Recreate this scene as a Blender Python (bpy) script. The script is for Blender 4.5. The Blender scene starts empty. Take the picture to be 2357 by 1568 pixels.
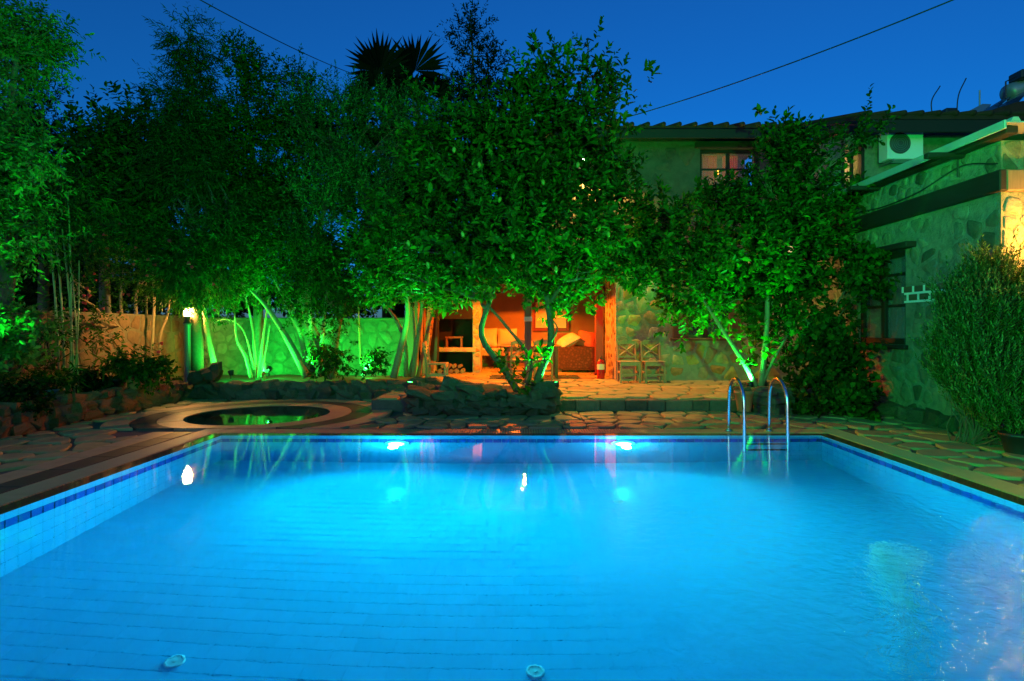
import bpy, math, random
import numpy as np
from mathutils import Vector, Matrix, noise

R = math.radians
random.seed(11)
rng = np.random.default_rng(11)
sc = bpy.context.scene
col = sc.collection

# ------------------------------------------------------------------ camera
cam = bpy.data.objects.new('camera', bpy.data.cameras.new('camera'))
col.objects.link(cam)
cam.location = (0, 0, 1.35)
cam.rotation_euler = (R(90), 0, 0)
cam.data.sensor_width = 36
cam.data.lens = 36 * 1300 / 2357
cam.data.shift_x = -11.5 / 2357
cam.data.shift_y = -24 / 2357
cam.data.clip_start = 0.05
cam.data.clip_end = 2000
sc.camera = cam

# ------------------------------------------------------------------ sky
world = bpy.data.worlds.new("World")
sc.world = world
world.use_nodes = True
wn = world.node_tree
sky = wn.nodes.new('ShaderNodeTexSky')
sky.sky_type = 'NISHITA'
sky.sun_disc = False
sky.sun_elevation = R(6)
sky.sun_rotation = R(200)
sky.ozone_density = 8
wn.links.new(sky.outputs[0], wn.nodes['Background'].inputs[0])
wn.nodes['Background'].inputs[1].default_value = 0.215

# ------------------------------------------------------------------ render settings
sc.view_settings.view_transform = 'Standard'
sc.view_settings.look = 'None'
sc.view_settings.exposure = 0
sc.view_settings.gamma = 1
sc.render.engine = 'CYCLES'
cy = sc.cycles
cy.use_denoising = True
try:
    cy.denoiser = 'OPENIMAGEDENOISE'
    cy.denoising_input_passes = 'RGB_ALBEDO_NORMAL'
    cy.denoising_prefilter = 'ACCURATE'
except Exception:
    pass
cy.max_bounces = 9
cy.diffuse_bounces = 5
cy.glossy_bounces = 4
cy.transmission_bounces = 8
cy.transparent_max_bounces = 6
cy.volume_bounces = 0
cy.caustics_refractive = True
cy.caustics_reflective = True
cy.blur_glossy = 0.5
cy.sample_clamp_indirect = 5
cy.use_adaptive_sampling = True
cy.adaptive_threshold = 0.015

# ------------------------------------------------------------------ helpers
CAMH, FPX, CX, CY = 1.35, 1300.0, 1190.0, 760.0


def P(px, py, Y):
    """point at distance Y for a sighting (px, py) taken on a 2357 px wide print"""
    return Vector(((px - CX) * Y / FPX, Y, CAMH - (py - CY) * Y / FPX))


def tag(o, label=None, cat=None, group=None, kind=None):
    if label: o['label'] = label
    if cat: o['category'] = cat
    if group: o['group'] = group
    if kind: o['kind'] = kind
    return o


def empty(name, loc=(0, 0, 0), rz=0, parent=None):
    o = bpy.data.objects.new(name, None)
    o.location = loc
    o.rotation_euler = (0, 0, rz)
    o.empty_display_size = 0.1
    col.objects.link(o)
    o.parent = parent
    return o


def link(name, me, parent=None, loc=None, rz=0, scale=None):
    o = bpy.data.objects.new(name, me)
    col.objects.link(o)
    if parent is not None:
        o.parent = parent
    if loc is not None:
        o.location = loc
    if rz:
        o.rotation_euler = (0, 0, rz)
    if scale is not None:
        o.scale = scale
    return o


def copy_tree(o, parent=None):
    c = o.copy()
    col.objects.link(c)
    c.parent = parent
    for ch in list(o.children):
        copy_tree(ch, c)
    return c


class MB:
    def __init__(self):
        self.v = []; self.f = []

    def add(self, vs, fs):
        n = len(self.v)
        self.v += [tuple(x) for x in vs]
        self.f += [tuple(i + n for i in f) for f in fs]
        return self

    def box(self, x0, x1, y0, y1, z0, z1):
        return self.add([(x0, y0, z0), (x1, y0, z0), (x1, y1, z0), (x0, y1, z0), (x0, y0, z1), (x1, y0, z1), (x1, y1, z1), (x0, y1, z1)],
                        [(0, 3, 2, 1), (4, 5, 6, 7), (0, 1, 5, 4), (1, 2, 6, 5), (2, 3, 7, 6), (3, 0, 4, 7)])

    def cbox(self, x0, x1, y0, y1, z0, z1, b=0.008):
        """box with chamfered edges"""
        b = min(b, (x1 - x0) * .45, (y1 - y0) * .45, (z1 - z0) * .45)
        vs = []; ix = {}
        for i, x in ((0, x0), (1, x1)):
            for j, y in ((0, y0), (1, y1)):
                for k, z in ((0, z0), (1, z1)):
                    bx, by, bz = (b if i == 0 else -b), (b if j == 0 else -b), (b if k == 0 else -b)
                    for a, p in enumerate(((x, y + by, z + bz), (x + bx, y, z + bz), (x + bx, y + by, z))):
                        ix[i, j, k, a] = len(vs); vs.append(p)
        F = []
        q = lambda *t: F.append(tuple(ix[c] for c in t))
        q((0, 0, 0, 0), (0, 0, 1, 0), (0, 1, 1, 0), (0, 1, 0, 0)); q((1, 0, 0, 0), (1, 1, 0, 0), (1, 1, 1, 0), (1, 0, 1, 0))
        q((0, 0, 0, 1), (1, 0, 0, 1), (1, 0, 1, 1), (0, 0, 1, 1)); q((0, 1, 0, 1), (0, 1, 1, 1), (1, 1, 1, 1), (1, 1, 0, 1))
        q((0, 0, 0, 2), (0, 1, 0, 2), (1, 1, 0, 2), (1, 0, 0, 2)); q((0, 0, 1, 2), (1, 0, 1, 2), (1, 1, 1, 2), (0, 1, 1, 2))
        for j in (0, 1):
            for k in (0, 1): q((0, j, k, 1), (1, j, k, 1), (1, j, k, 2), (0, j, k, 2))
        for i in (0, 1):
            for k in (0, 1): q((i, 0, k, 0), (i, 1, k, 0), (i, 1, k, 2), (i, 0, k, 2))
            for j in (0, 1): q((i, j, 0, 0), (i, j, 1, 0), (i, j, 1, 1), (i, j, 0, 1))
            for j in (0, 1):
                for k in (0, 1): q((i, j, k, 0), (i, j, k, 1), (i, j, k, 2))
        return self.add(vs, F)

    def tube(self, pts, rad, n=8, caps=True, wob=0.0):
        pts = [Vector(p) for p in pts]
        if not hasattr(rad, '__len__'): rad = [rad] * len(pts)
        t0 = (pts[1] - pts[0]).normalized()
        up = Vector((0, 0, 1)) if abs(t0.z) < .9 else Vector((1, 0, 0))
        s = t0.cross(up).normalized()
        vs = []; fs = []
        for i, p in enumerate(pts):
            a = pts[max(i - 1, 0)]; b = pts[min(i + 1, len(pts) - 1)]
            t = (b - a).normalized()
            s = (s - t * s.dot(t)).normalized()
            u = t.cross(s)
            for k in range(n):
                an = 2 * math.pi * k / n
                r = rad[i] * (1 + (wob * (random.random() * 2 - 1) if wob else 0))
                vs.append(p + (s * math.cos(an) + u * math.sin(an)) * r)
        for i in range(len(pts) - 1):
            for k in range(n):
                k2 = (k + 1) % n
                fs.append((i * n + k, i * n + k2, (i + 1) * n + k2, (i + 1) * n + k))
        if caps:
            fs.append(tuple(range(n - 1, -1, -1)))
            fs.append(tuple((len(pts) - 1) * n + k for k in range(n)))
        return self.add(vs, fs)

    def lathe(self, prof, n=20, c=(0, 0, 0), a0=0, cap=True):
        vs = []; fs = []
        for r, z in prof:
            for k in range(n):
                an = a0 + 2 * math.pi * k / n
                vs.append((c[0] + r * math.cos(an), c[1] + r * math.sin(an), c[2] + z))
        for i in range(len(prof) - 1):
            for k in range(n):
                k2 = (k + 1) % n
                fs.append((i * n + k, i * n + k2, (i + 1) * n + k2, (i + 1) * n + k))
        if cap:
            if prof[0][0] > 1e-6: fs.append(tuple(range(n - 1, -1, -1)))
            if prof[-1][0] > 1e-6: fs.append(tuple((len(prof) - 1) * n + k for k in range(n)))
        return self.add(vs, fs)

    def xf(self, m):
        self.v = [tuple(m @ Vector(p)) for p in self.v]
        return self

    def mesh(self, name, mat, smooth=False):
        me = bpy.data.meshes.new(name)
        me.from_pydata(self.v, [], self.f)
        if mat is not None: me.materials.append(mat)
        if smooth:
            me.polygons.foreach_set('use_smooth', [True] * len(me.polygons))
        me.update()
        return me

    def build(self, name, mat, parent=None, smooth=False, loc=None, rz=0):
        return link(name, self.mesh(name, mat, smooth), parent, loc, rz)


def smooth_path(pts, k=4):
    """Catmull-Rom through points of any dimension"""
    pts = [np.array(p, float) for p in pts]
    if len(pts) < 3: return pts
    q = [2 * pts[0] - pts[1]] + pts + [2 * pts[-1] - pts[-2]]
    out = []
    for i in range(1, len(q) - 2):
        for j in range(k):
            t = j / k
            a, b, c, d = q[i - 1], q[i], q[i + 1], q[i + 2]
            out.append(.5 * (2 * b + (c - a) * t + (2 * a - 5 * b + 4 * c - d) * t * t + (3 * b - a - 3 * c + d) * t ** 3))
    out.append(pts[-1])
    return out


# ------------------------------------------------------------------ materials
def newmat(name):
    m = bpy.data.materials.new(name)
    m.use_nodes = True
    nt = m.node_tree
    return m, nt, nt.nodes['Principled BSDF']


def ramp(nt, fac, cols, interp='LINEAR'):
    r = nt.nodes.new('ShaderNodeValToRGB')
    r.color_ramp.interpolation = interp
    el = r.color_ramp.elements
    while len(el) < len(cols): el.new(0.5)
    for i, c in enumerate(cols):
        el[i].position = i / max(1, len(cols) - 1) if interp == 'LINEAR' else i / len(cols)
        el[i].color = (*c, 1)
    nt.links.new(fac, r.inputs[0])
    return r.outputs[0]


def mixc(nt, fac, a, b, mode='MIX'):
    n = nt.nodes.new('ShaderNodeMix')
    n.data_type = 'RGBA'; n.blend_type = mode
    for s, v in ((n.inputs[0], fac), (n.inputs[6], a), (n.inputs[7], b)):
        if hasattr(v, 'is_linked') or isinstance(v, bpy.types.NodeSocket): nt.links.new(v, s)
        elif isinstance(v, (int, float)): s.default_value = v
        else: s.default_value = (*v, 1)
    return n.outputs[2]


def noise_tex(nt, scale, detail=4, rough=.55, vec=None, dist=0):
    n = nt.nodes.new('ShaderNodeTexNoise')
    n.inputs['Scale'].default_value = scale
    n.inputs['Detail'].default_value = detail
    n.inputs['Roughness'].default_value = rough
    n.inputs['Distortion'].default_value = dist
    if vec is None:
        tc = nt.nodes.get('Texture Coordinate') or nt.nodes.new('ShaderNodeTexCoord')
        vec = tc.outputs['Object']
    nt.links.new(vec, n.inputs['Vector'])
    return n.outputs[0]


def bump(nt, h, strength, dist=.02, normal=None):
    b = nt.nodes.new('ShaderNodeBump')
    b.inputs['Strength'].default_value = strength
    b.inputs['Distance'].default_value = dist
    nt.links.new(h, b.inputs['Height'])
    if normal is not None: nt.links.new(normal, b.inputs['Normal'])
    return b.outputs[0]


def stone_mat(name, cols, rough=.85, scale=9, mott=.5, bmp=.6, bdist=.02, per_object=True, fine=45):
    """rock: one tint per piece, mottling and pitted relief"""
    m, nt, p = newmat(name)
    if per_object:
        oi = nt.nodes.new('ShaderNodeObjectInfo')
        base = ramp(nt, oi.outputs['Random'], cols)
    else:
        base = ramp(nt, noise_tex(nt, scale * .3, 3), cols)
    n1 = noise_tex(nt, scale, 6, .62)
    dark = ramp(nt, n1, [(.25, .24, .22), (.9, .9, .88), (1.35, 1.32, 1.25)])
    c = mixc(nt, mott, base, dark, 'MULTIPLY')
    nt.links.new(c, p.inputs['Base Color'])
    p.inputs['Roughness'].default_value = rough
    p.inputs['Specular IOR Level'].default_value = .5 if rough < .3 else .2
    n2 = noise_tex(nt, fine, 5, .65)
    nt.links.new(bump(nt, n2, bmp, bdist * .4, bump(nt, n1, bmp, bdist)), p.inputs['Normal'])
    return m


def plain_mat(name, c, rough=.6, metal=0, var=.25, scale=14, bmp=.15, spec=.5):
    m, nt, p = newmat(name)
    n = noise_tex(nt, scale, 5)
    lo = tuple(x * (1 - var) for x in c); hi = tuple(min(1, x * (1 + var)) for x in c)
    nt.links.new(ramp(nt, n, [lo, c, hi]), p.inputs['Base Color'])
    p.inputs['Roughness'].default_value = rough
    p.inputs['Metallic'].default_value = metal
    p.inputs['Specular IOR Level'].default_value = spec
    if bmp: nt.links.new(bump(nt, noise_tex(nt, scale * 4, 4), bmp, .01), p.inputs['Normal'])
    return m


def wood_mat(name, c, rough=.6, axis=2, spec=.4):
    m, nt, p = newmat(name)
    tc = nt.nodes.new('ShaderNodeTexCoord')
    mp = nt.nodes.new('ShaderNodeMapping')
    s = [30, 30, 30]; s[axis] = 2.5
    mp.inputs['Scale'].default_value = s
    nt.links.new(tc.outputs['Object'], mp.inputs[0])
    n = noise_tex(nt, 1.0, 6, .6, mp.outputs[0], .6)
    nt.links.new(ramp(nt, n, [tuple(x * .45 for x in c), c, tuple(x * 1.35 for x in c)]), p.inputs['Base Color'])
    p.inputs['Roughness'].default_value = rough
    p.inputs['Specular IOR Level'].default_value = spec
    nt.links.new(bump(nt, n, .35, .006), p.inputs['Normal'])
    return m


def leaf_mat(name, c1, c2, trans=.3, rough=.42, spec=.4):
    m, nt, p = newmat(name)
    g = nt.nodes.new('ShaderNodeNewGeometry')
    c = ramp(nt, g.outputs['Random Per Island'], [tuple(a * .55 for a in c1), c1, tuple(a * .6 + b * .4 for a, b in zip(c1, c2)), tuple(b * 1.25 for b in c2)])
    nt.links.new(c, p.inputs['Base Color'])
    p.inputs['Roughness'].default_value = rough
    p.inputs['Specular IOR Level'].default_value = spec * .4
    t = nt.nodes.new('ShaderNodeBsdfTranslucent')
    tcx = mixc(nt, 1.0, c, (1.5, 1.7, .6), 'MULTIPLY')
    nt.links.new(tcx, t.inputs[0])
    mx = nt.nodes.new('ShaderNodeMixShader')
    mx.inputs[0].default_value = trans
    nt.links.new(p.outputs[0], mx.inputs[1]); nt.links.new(t.outputs[0], mx.inputs[2])
    nt.links.new(mx.outputs[0], nt.nodes['Material Output'].inputs[0])
    return m


def emit_mat(name, c, s):
    m, nt, p = newmat(name)
    p.inputs['Base Color'].default_value = (*c, 1)
    p.inputs['Emission Color'].default_value = (*c, 1)
    p.inputs['Emission Strength'].default_value = s
    return m


M = {}
M['flag'] = stone_mat('flagstone', [(.24, .20, .09), (.36, .30, .14), (.29, .25, .12), (.38, .31, .13)], .6, 5, .75, .5, .012)
M['flag_band'] = stone_mat('band_stone', [(.36, .27, .14), (.42, .32, .17)], .5, 7, .5, .3, .008)
M['flag_dark'] = stone_mat('dark_band_stone', [(.06, .055, .04), (.085, .075, .055)], .5, 7, .5, .3, .008)
M['mortar'] = plain_mat('mortar', (.085, .075, .06), .9, var=.4, bmp=.5)
M['soil'] = plain_mat('soil', (.045, .032, .02), .95, var=.5, scale=8, bmp=.9)
M['rock'] = stone_mat('planter_rock', [(.08, .065, .045), (.13, .105, .07), (.11, .10, .075), (.16, .125, .085)], .9, 11, .8, 1.0, .03)
M['rock_dark'] = stone_mat('dark_boulder', [(.08, .07, .06), (.13, .11, .09), (.16, .14, .11)], .92, 14, .9, 1.0, .04)
M['rock_brown'] = stone_mat('brown_wall_stone', [(.13, .08, .04), (.21, .135, .07), (.17, .125, .07)], .9, 11, .7, .9, .03)
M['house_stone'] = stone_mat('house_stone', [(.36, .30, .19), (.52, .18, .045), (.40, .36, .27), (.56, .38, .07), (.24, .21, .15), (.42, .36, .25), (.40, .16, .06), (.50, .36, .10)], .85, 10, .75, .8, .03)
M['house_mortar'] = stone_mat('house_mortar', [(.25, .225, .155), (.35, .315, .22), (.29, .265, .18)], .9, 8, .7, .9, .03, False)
M['house_dark'] = stone_mat('shaded_render', [(.055, .05, .038), (.10, .092, .07), (.075, .068, .052)], .9, 6, .8, .9, .03, False)  # upper storey render, its colour darkened to stand for the unlit facade
M['upper_stone'] = stone_mat('shaded_stone', [(.08, .07, .05), (.13, .10, .07), (.06, .056, .045)], .9, 9, .8, .9, .03)  # upper storey stones, shade put into their colour as well
M['garden_stone'] = stone_mat('garden_wall_stone', [(.15, .14, .08), (.26, .24, .15), (.20, .17, .10)], .9, 9, .9, 1.0, .05)
M['garden_mortar'] = stone_mat('garden_wall_mortar', [(.13, .12, .07), (.19, .17, .11)], .92, 9, .8, 1.0, .03, False)
M['annex_stone'] = stone_mat('annex_stone', [(.08, .08, .05), (.26, .25, .17), (.15, .145, .10), (.21, .20, .14)], .9, 8, .95, 1.0, .04)
M['annex_mortar'] = stone_mat('annex_mortar', [(.12, .12, .08), (.28, .275, .20), (.17, .165, .12)], .9, 8, .95, 1.0, .06, False)
M['front_stone'] = stone_mat('rough_front_stone', [(.42, .35, .24), (.48, .41, .30), (.38, .31, .21)], .9, 12, .75, 1.0, .05)
M['plaster'] = plain_mat('plaster', (.24, .17, .10), .9, var=.15, scale=3, bmp=.3)
M['wood_dark'] = wood_mat('dark_timber', (.02, .012, .008), .7, 1)
M['wood'] = wood_mat('chair_wood', (.34, .22, .11), .5)
M['wood_beam'] = wood_mat('post_wood', (.22, .14, .08), .6)
M['wood_brown'] = wood_mat('shutter_wood', (.16, .075, .04), .6)
M['wood_red'] = wood_mat('maroon_wood', (.16, .02, .02), .5)
M['metal_roof'] = plain_mat('roof_metal', (.42, .44, .44), .45, .3, .15, 5, .1)
M['roof_tile'] = stone_mat('roof_tile', [(.05, .022, .014), (.075, .03, .02)], .85, 8, .6, .5)
M['steel'] = plain_mat('polished_steel', (.75, .76, .78), .16, 1, .05, 6, 0)
M['post_metal'] = plain_mat('painted_post', (.17, .18, .18), .4, .2, .1, 6, .05)
M['black'] = plain_mat('black_paint', (.012, .012, .014), .45, 0, .2, 10, .05)
M['soot_black'] = plain_mat('soot_black', (.008, .007, .006), .95, 0, .3, 10, .2)
M['white_plastic'] = plain_mat('white_plastic', (.72, .73, .70), .4, 0, .06, 4, 0)
M['grille'] = plain_mat('fan_grille', (.05, .06, .06), .5, 0, .2, 20, .1)
M['terracotta'] = plain_mat('terracotta', (.36, .13, .06), .8, 0, .25, 9, .25)
M['pot_black'] = plain_mat('black_plastic_pot', (.02, .018, .016), .5, 0, .2, 9, .05)
M['pot_green'] = plain_mat('green_plastic_tub', (.05, .22, .17), .45, 0, .15, 9, .05)
M['red'] = plain_mat('red_enamel', (.45, .012, .012), .25, 0, .1, 6, 0)
M['paper'] = plain_mat('paper_label', (.70, .66, .50), .7, 0, .08, 20, 0)
M['cushion'] = plain_mat('cushion_cloth', (.62, .48, .36), .9, 0, .12, 18, .4)
M['cushion_red'] = plain_mat('red_cushion_cloth', (.45, .10, .06), .9, 0, .15, 18, .4)
M['curtain'] = plain_mat('curtain_cloth', (.70, .60, .46), .9, 0, .08, 10, .2)
M['dark_curtain'] = plain_mat('dark_curtain_cloth', (.14, .11, .07), .9, 0, .1, 10, .2)
M['bark'] = plain_mat('bark', (.10, .07, .04), .85, 0, .5, 22, .9)
M['bark_pale'] = plain_mat('pale_bark', (.20, .15, .08), .85, 0, .4, 22, .8)
M['cane'] = plain_mat('bamboo_cane', (.22, .28, .08), .4, 0, .25, 9, .1)
M['leaf_lemon'] = leaf_mat('lemon_leaf', (0.0129, 0.06045, 0.004836), (0.04433, 0.137, 0.009672), .28, .45, .22)
M['leaf_right'] = leaf_mat('citrus_leaf', (0.0129, 0.06045, 0.004836), (0.04836, 0.1451, 0.009672), .34, .45, .22)
M['leaf_olive'] = leaf_mat('olive_leaf', (0.01612, 0.05642, 0.01612), (0.0403, 0.1048, 0.03224), .2, .55, .2)
M['leaf_dark'] = leaf_mat('dark_leaf', (0.004836, 0.01773, 0.003224), (0.01209, 0.0403, 0.006448), .2, .55, .15)
M['leaf_mid'] = leaf_mat('shrub_leaf', (0.01128, 0.04836, 0.004836), (0.03627, 0.1128, 0.009672), .3, .5, .2)
M['leaf_bright'] = leaf_mat('broad_leaf', (0.04836, 0.129, 0.02418), (0.09672, 0.2096, 0.0403), .38, .42)
M['leaf_conifer'] = leaf_mat('conifer_needle', (0.009672, 0.0403, 0.00806), (0.02821, 0.0806, 0.01612), .25, .6, .15)
M['leaf_rosemary'] = leaf_mat('rosemary_needle', (.04, .09, .02), (.13, .21, .05), .15, .6, .15)
M['leaf_palm'] = leaf_mat('palm_blade', (.002, .004, .001), (.006, .010, .003), .1, .7, .08)
M['curtain_red'] = leaf_mat('lit_curtain', (.5, .13, .03), (.5, .14, .035), .6, .8, .1)
M['lemon'] = plain_mat('unripe_lemon', (.14, .24, .02), .45, 0, .15, 20, .2)
M['flower'] = plain_mat('red_petal', (.55, .015, .02), .6, 0, .2, 20, .1)
M['wire'] = plain_mat('black_cable', (.01, .01, .012), .6, 0, .1, 10, 0)
M['solar_glass'] = plain_mat('solar_glass', (.02, .05, .10), .08, 0, .1, 5, 0, .8)
M['tank'] = plain_mat('tank_metal', (.25, .27, .28), .45, .4, .1, 5, .05)
M['cyan_grout'] = plain_mat('pool_grout', (.12, .42, .62), .6, 0, .03, 25, .0)
M['grate'] = plain_mat('overflow_grate', (.34, .30, .16), .5, 0, .15, 10, .05)
M['lip'] = stone_mat('wet_lip_tile', [(.07, .055, .04), (.11, .085, .06)], .07, 12, .5, .06, .003)
M['brick'] = stone_mat('brick', [(.14, .08, .05), (.20, .11, .07)], .85, 12, .5, .5)
M['white_paint'] = plain_mat('white_pointing', (.78, .78, .74), .8, 0, .08, 20, .2)


def tile_mat(name, c, var, rough=.12):
    m, nt, p = newmat(name)
    oi = nt.nodes.new('ShaderNodeObjectInfo')
    g = nt.nodes.new('ShaderNodeNewGeometry')
    ad = nt.nodes.new('ShaderNodeMath'); ad.operation = 'ADD'
    nt.links.new(oi.outputs['Random'], ad.inputs[0]); nt.links.new(g.outputs['Random Per Island'], ad.inputs[1])
    fr = nt.nodes.new('ShaderNodeMath'); fr.operation = 'FRACT'
    nt.links.new(ad.outputs[0], fr.inputs[0])
    nt.links.new(ramp(nt, fr.outputs[0], [tuple(x * (1 - var) for x in c), c, tuple(min(.95, x * (1 + var)) for x in c)]), p.inputs['Base Color'])
    p.inputs['Roughness'].default_value = rough
    return m


M['tile_light'] = tile_mat('pale_blue_tile', (.13, .47, .68), .035)
M['tile_blue'] = tile_mat('cobalt_tile', (.012, .06, .36), .30)

# water: clear, ripples strongest where the floor jet comes up
m, nt, p = newmat('pool_water')
nt.nodes.remove(p)
g = nt.nodes.new('ShaderNodeBsdfGlass')
g.inputs['IOR'].default_value = 1.333
g.inputs['Roughness'].default_value = 0.0
g.inputs['Color'].default_value = (.97, .99, 1, 1)
nt.links.new(g.outputs[0], nt.nodes['Material Output'].inputs[0])
tc = nt.nodes.new('ShaderNodeTexCoord')
n1 = noise_tex(nt, 1.1, 1, .5, tc.outputs['Object'])
n2 = noise_tex(nt, 11, 4, .6, tc.outputs['Object'], .3)
vd = nt.nodes.new('ShaderNodeVectorMath'); vd.operation = 'DISTANCE'
vd.inputs[1].default_value = (2.6, 3.2, 0)
nt.links.new(tc.outputs['Object'], vd.inputs[0])
mr = nt.nodes.new('ShaderNodeMapRange'); mr.interpolation_type = 'SMOOTHSTEP'
mr.inputs['From Min'].default_value = 2.6; mr.inputs['From Max'].default_value = .4
mr.inputs['To Min'].default_value = .02; mr.inputs['To Max'].default_value = 1
nt.links.new(vd.outputs['Value'], mr.inputs['Value'])
mu = nt.nodes.new('ShaderNodeMath'); mu.operation = 'MULTIPLY'
nt.links.new(n2, mu.inputs[0]); nt.links.new(mr.outputs[0], mu.inputs[1])
nb = bump(nt, mu.outputs[0], 1.0, .026, bump(nt, n1, .05, .02))
nt.links.new(nb, g.inputs['Normal'])
va = nt.nodes.new('ShaderNodeVolumeAbsorption')
va.inputs['Color'].default_value = (.30, .84, .97, 1)
va.inputs['Density'].default_value = .30
nt.links.new(va.outputs[0], nt.nodes['Material Output'].inputs['Volume'])
M['water'] = m

m, nt, p = newmat('plunge_water')
nt.nodes.remove(p)
g = nt.nodes.new('ShaderNodeBsdfGlass')
g.inputs['IOR'].default_value = 1.333
g.inputs['Color'].default_value = (.75, .9, .9, 1)
g.inputs['Roughness'].default_value = 0.0
nt.links.new(g.outputs[0], nt.nodes['Material Output'].inputs[0])
nt.links.new(bump(nt, noise_tex(nt, 2.2, 2), .05, .02), g.inputs['Normal'])
M['water_dark'] = m

m, nt, p = newmat('window_glass')
p.inputs['Base Color'].default_value = (.9, .92, .92, 1)
p.inputs['Roughness'].default_value = .03
p.inputs['Transmission Weight'].default_value = .9
p.inputs['IOR'].default_value = 1.1
M['glass'] = m

GREEN = (.012, 1.0, .08)
ORANGE = (1.0, .15, .005)
WARM = (1.0, .50, .12)
m, nt, p = newmat('pool_lamp_lens')
tcl = nt.nodes.new('ShaderNodeTexCoord')
ml = nt.nodes.new('ShaderNodeVectorMath'); ml.operation = 'MULTIPLY'; ml.inputs[1].default_value = (1, 0, 1)
nt.links.new(tcl.outputs['Object'], ml.inputs[0])
ln_ = nt.nodes.new('ShaderNodeVectorMath'); ln_.operation = 'LENGTH'
nt.links.new(ml.outputs[0], ln_.inputs[0])
mp2 = nt.nodes.new('ShaderNodeMapRange'); mp2.interpolation_type = 'SMOOTHERSTEP'
mp2.inputs['From Min'].default_value = .122; mp2.inputs['From Max'].default_value = .0
mp2.inputs['To Min'].default_value = 0; mp2.inputs['To Max'].default_value = 1
nt.links.new(ln_.outputs['Value'], mp2.inputs['Value'])
pw2 = nt.nodes.new('ShaderNodeMath'); pw2.operation = 'POWER'; pw2.inputs[1].default_value = 1.0
nt.links.new(mp2.outputs[0], pw2.inputs[0])
mu2 = nt.nodes.new('ShaderNodeMath'); mu2.operation = 'MULTIPLY'; mu2.inputs[1].default_value = 1300
nt.links.new(pw2.outputs[0], mu2.inputs[0])
p.inputs['Base Color'].default_value = (.5, .7, .8, 1)
p.inputs['Emission Color'].default_value = (.02, .84, .95, 1)
nt.links.new(mu2.outputs[0], p.inputs['Emission Strength'])
M['lamp_pool'] = m
M['lamp_warm'] = emit_mat('lantern_glow', (1, .48, .12), 1000)
M['lamp_wall'] = emit_mat('wall_lamp_glow', (1, .42, .06), 520)
M['lamp_white'] = emit_mat('white_bulb', (1, .74, .40), 700)
M['lamp_eave'] = emit_mat('eave_bulb', (1, .85, .6), 60)
M['lamp_orange'] = emit_mat('porch_bulb', ORANGE, 60)
M['lamp_green'] = emit_mat('green_flood_lens', (.03, 1, .10), 40)


def lamp(name, loc, colr, watts, kind='POINT', radius=.05, target=None, cone=90, blend=.5):
    d = bpy.data.lights.new(name, kind)
    d.color = colr
    d.energy = watts
    d.shadow_soft_size = radius
    o = bpy.data.objects.new(name, d)
    o.location = loc
    if kind == 'SPOT':
        d.spot_size = R(cone); d.spot_blend = blend
    if target is not None:
        o.rotation_euler = (Vector(target) - Vector(loc)).to_track_quat('-Z', 'Y').to_euler()
    col.objects.link(o)
    return o


# the garden's green floodlight on the near side of the pool, behind the photographer
lamp('garden_flood', (1.8, -0.9, 2.9), GREEN, 4100, 'SPOT', .08, (0.6, 9.5, 9.0), 98, .35)
lamp('side_fill', (-2.6, -0.6, 2.2), GREEN, 2300, 'SPOT', .08, (6.2, 8.0, .6), 42, .5)  # added green fill towards the annex and right deck, no lamp known here
lamp('side_fill', (-1.4, -1.2, 2.4), GREEN, 1300, 'SPOT', .08, (-6.2, 11.0, 4.6), 50, .5)  # added green fill for the left trees
lamp('deck_fill', (-2.2, -1.2, 2.4), GREEN, 260, 'SPOT', .10, (-5.6, 6.0, .0), 26, .9)  # added green fill for the left deck

lamp('deck_fill', (-2.2, -0.9, 2.2), GREEN, 1200, 'SPOT', .08, (5.4, 6.3, .0), 26, .7)  # added green fill for the right deck and grate

# ------------------------------------------------------------------ stone laying
def voronoi(u0, u1, v0, v1, size, gap, jit=.42, seed=1):
    """irregular cells filling a rectangle, each pulled in by half the joint"""
    rd = random.Random(seed)
    nu = max(1, round((u1 - u0) / size)); nv = max(1, round((v1 - v0) / size))
    su = (u1 - u0) / nu; sv = (v1 - v0) / nv
    pt = {}
    for i in range(-2, nu + 2):
        for j in range(-2, nv + 2):
            o = .5 if j % 2 else 0
            pt[i, j] = (u0 + (i + .5 + o * .6 + rd.uniform(-jit, jit)) * su, v0 + (j + .5 + rd.uniform(-jit, jit)) * sv)
    cells = []
    for i in range(-1, nu + 1):
        for j in range(nv):
            c = pt[i, j]
            poly = [(u0, v0), (u1, v0), (u1, v1), (u0, v1)]
            for a in range(-2, 3):
                for b in range(-2, 3):
                    q = pt.get((i + a, j + b))
                    if q is None or (a == 0 and b == 0): continue
                    dx, dy = q[0] - c[0], q[1] - c[1]
                    L = math.hypot(dx, dy)
                    if L < 1e-6: continue
                    dx /= L; dy /= L
                    lim = L / 2 - gap / 2
                    out = []
                    for k in range(len(poly)):
                        p, r = poly[k], poly[(k + 1) % len(poly)]
                        dp = (p[0] - c[0]) * dx + (p[1] - c[1]) * dy - lim
                        dr = (r[0] - c[0]) * dx + (r[1] - c[1]) * dy - lim
                        if dp <= 0: out.append(p)
                        if dp * dr < 0:
                            t = dp / (dp - dr)
                            out.append((p[0] + (r[0] - p[0]) * t, p[1] + (r[1] - p[1]) * t))
                    poly = out
                    if len(poly) < 3: break
                if len(poly) < 3: break
            if len(poly) < 3: continue
            ar = abs(sum(poly[k][0] * poly[(k + 1) % len(poly)][1] - poly[(k + 1) % len(poly)][0] * poly[k][1] for k in range(len(poly)))) / 2
            if ar < size * size * .12: continue
            cells.append(poly)
    return cells


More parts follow.
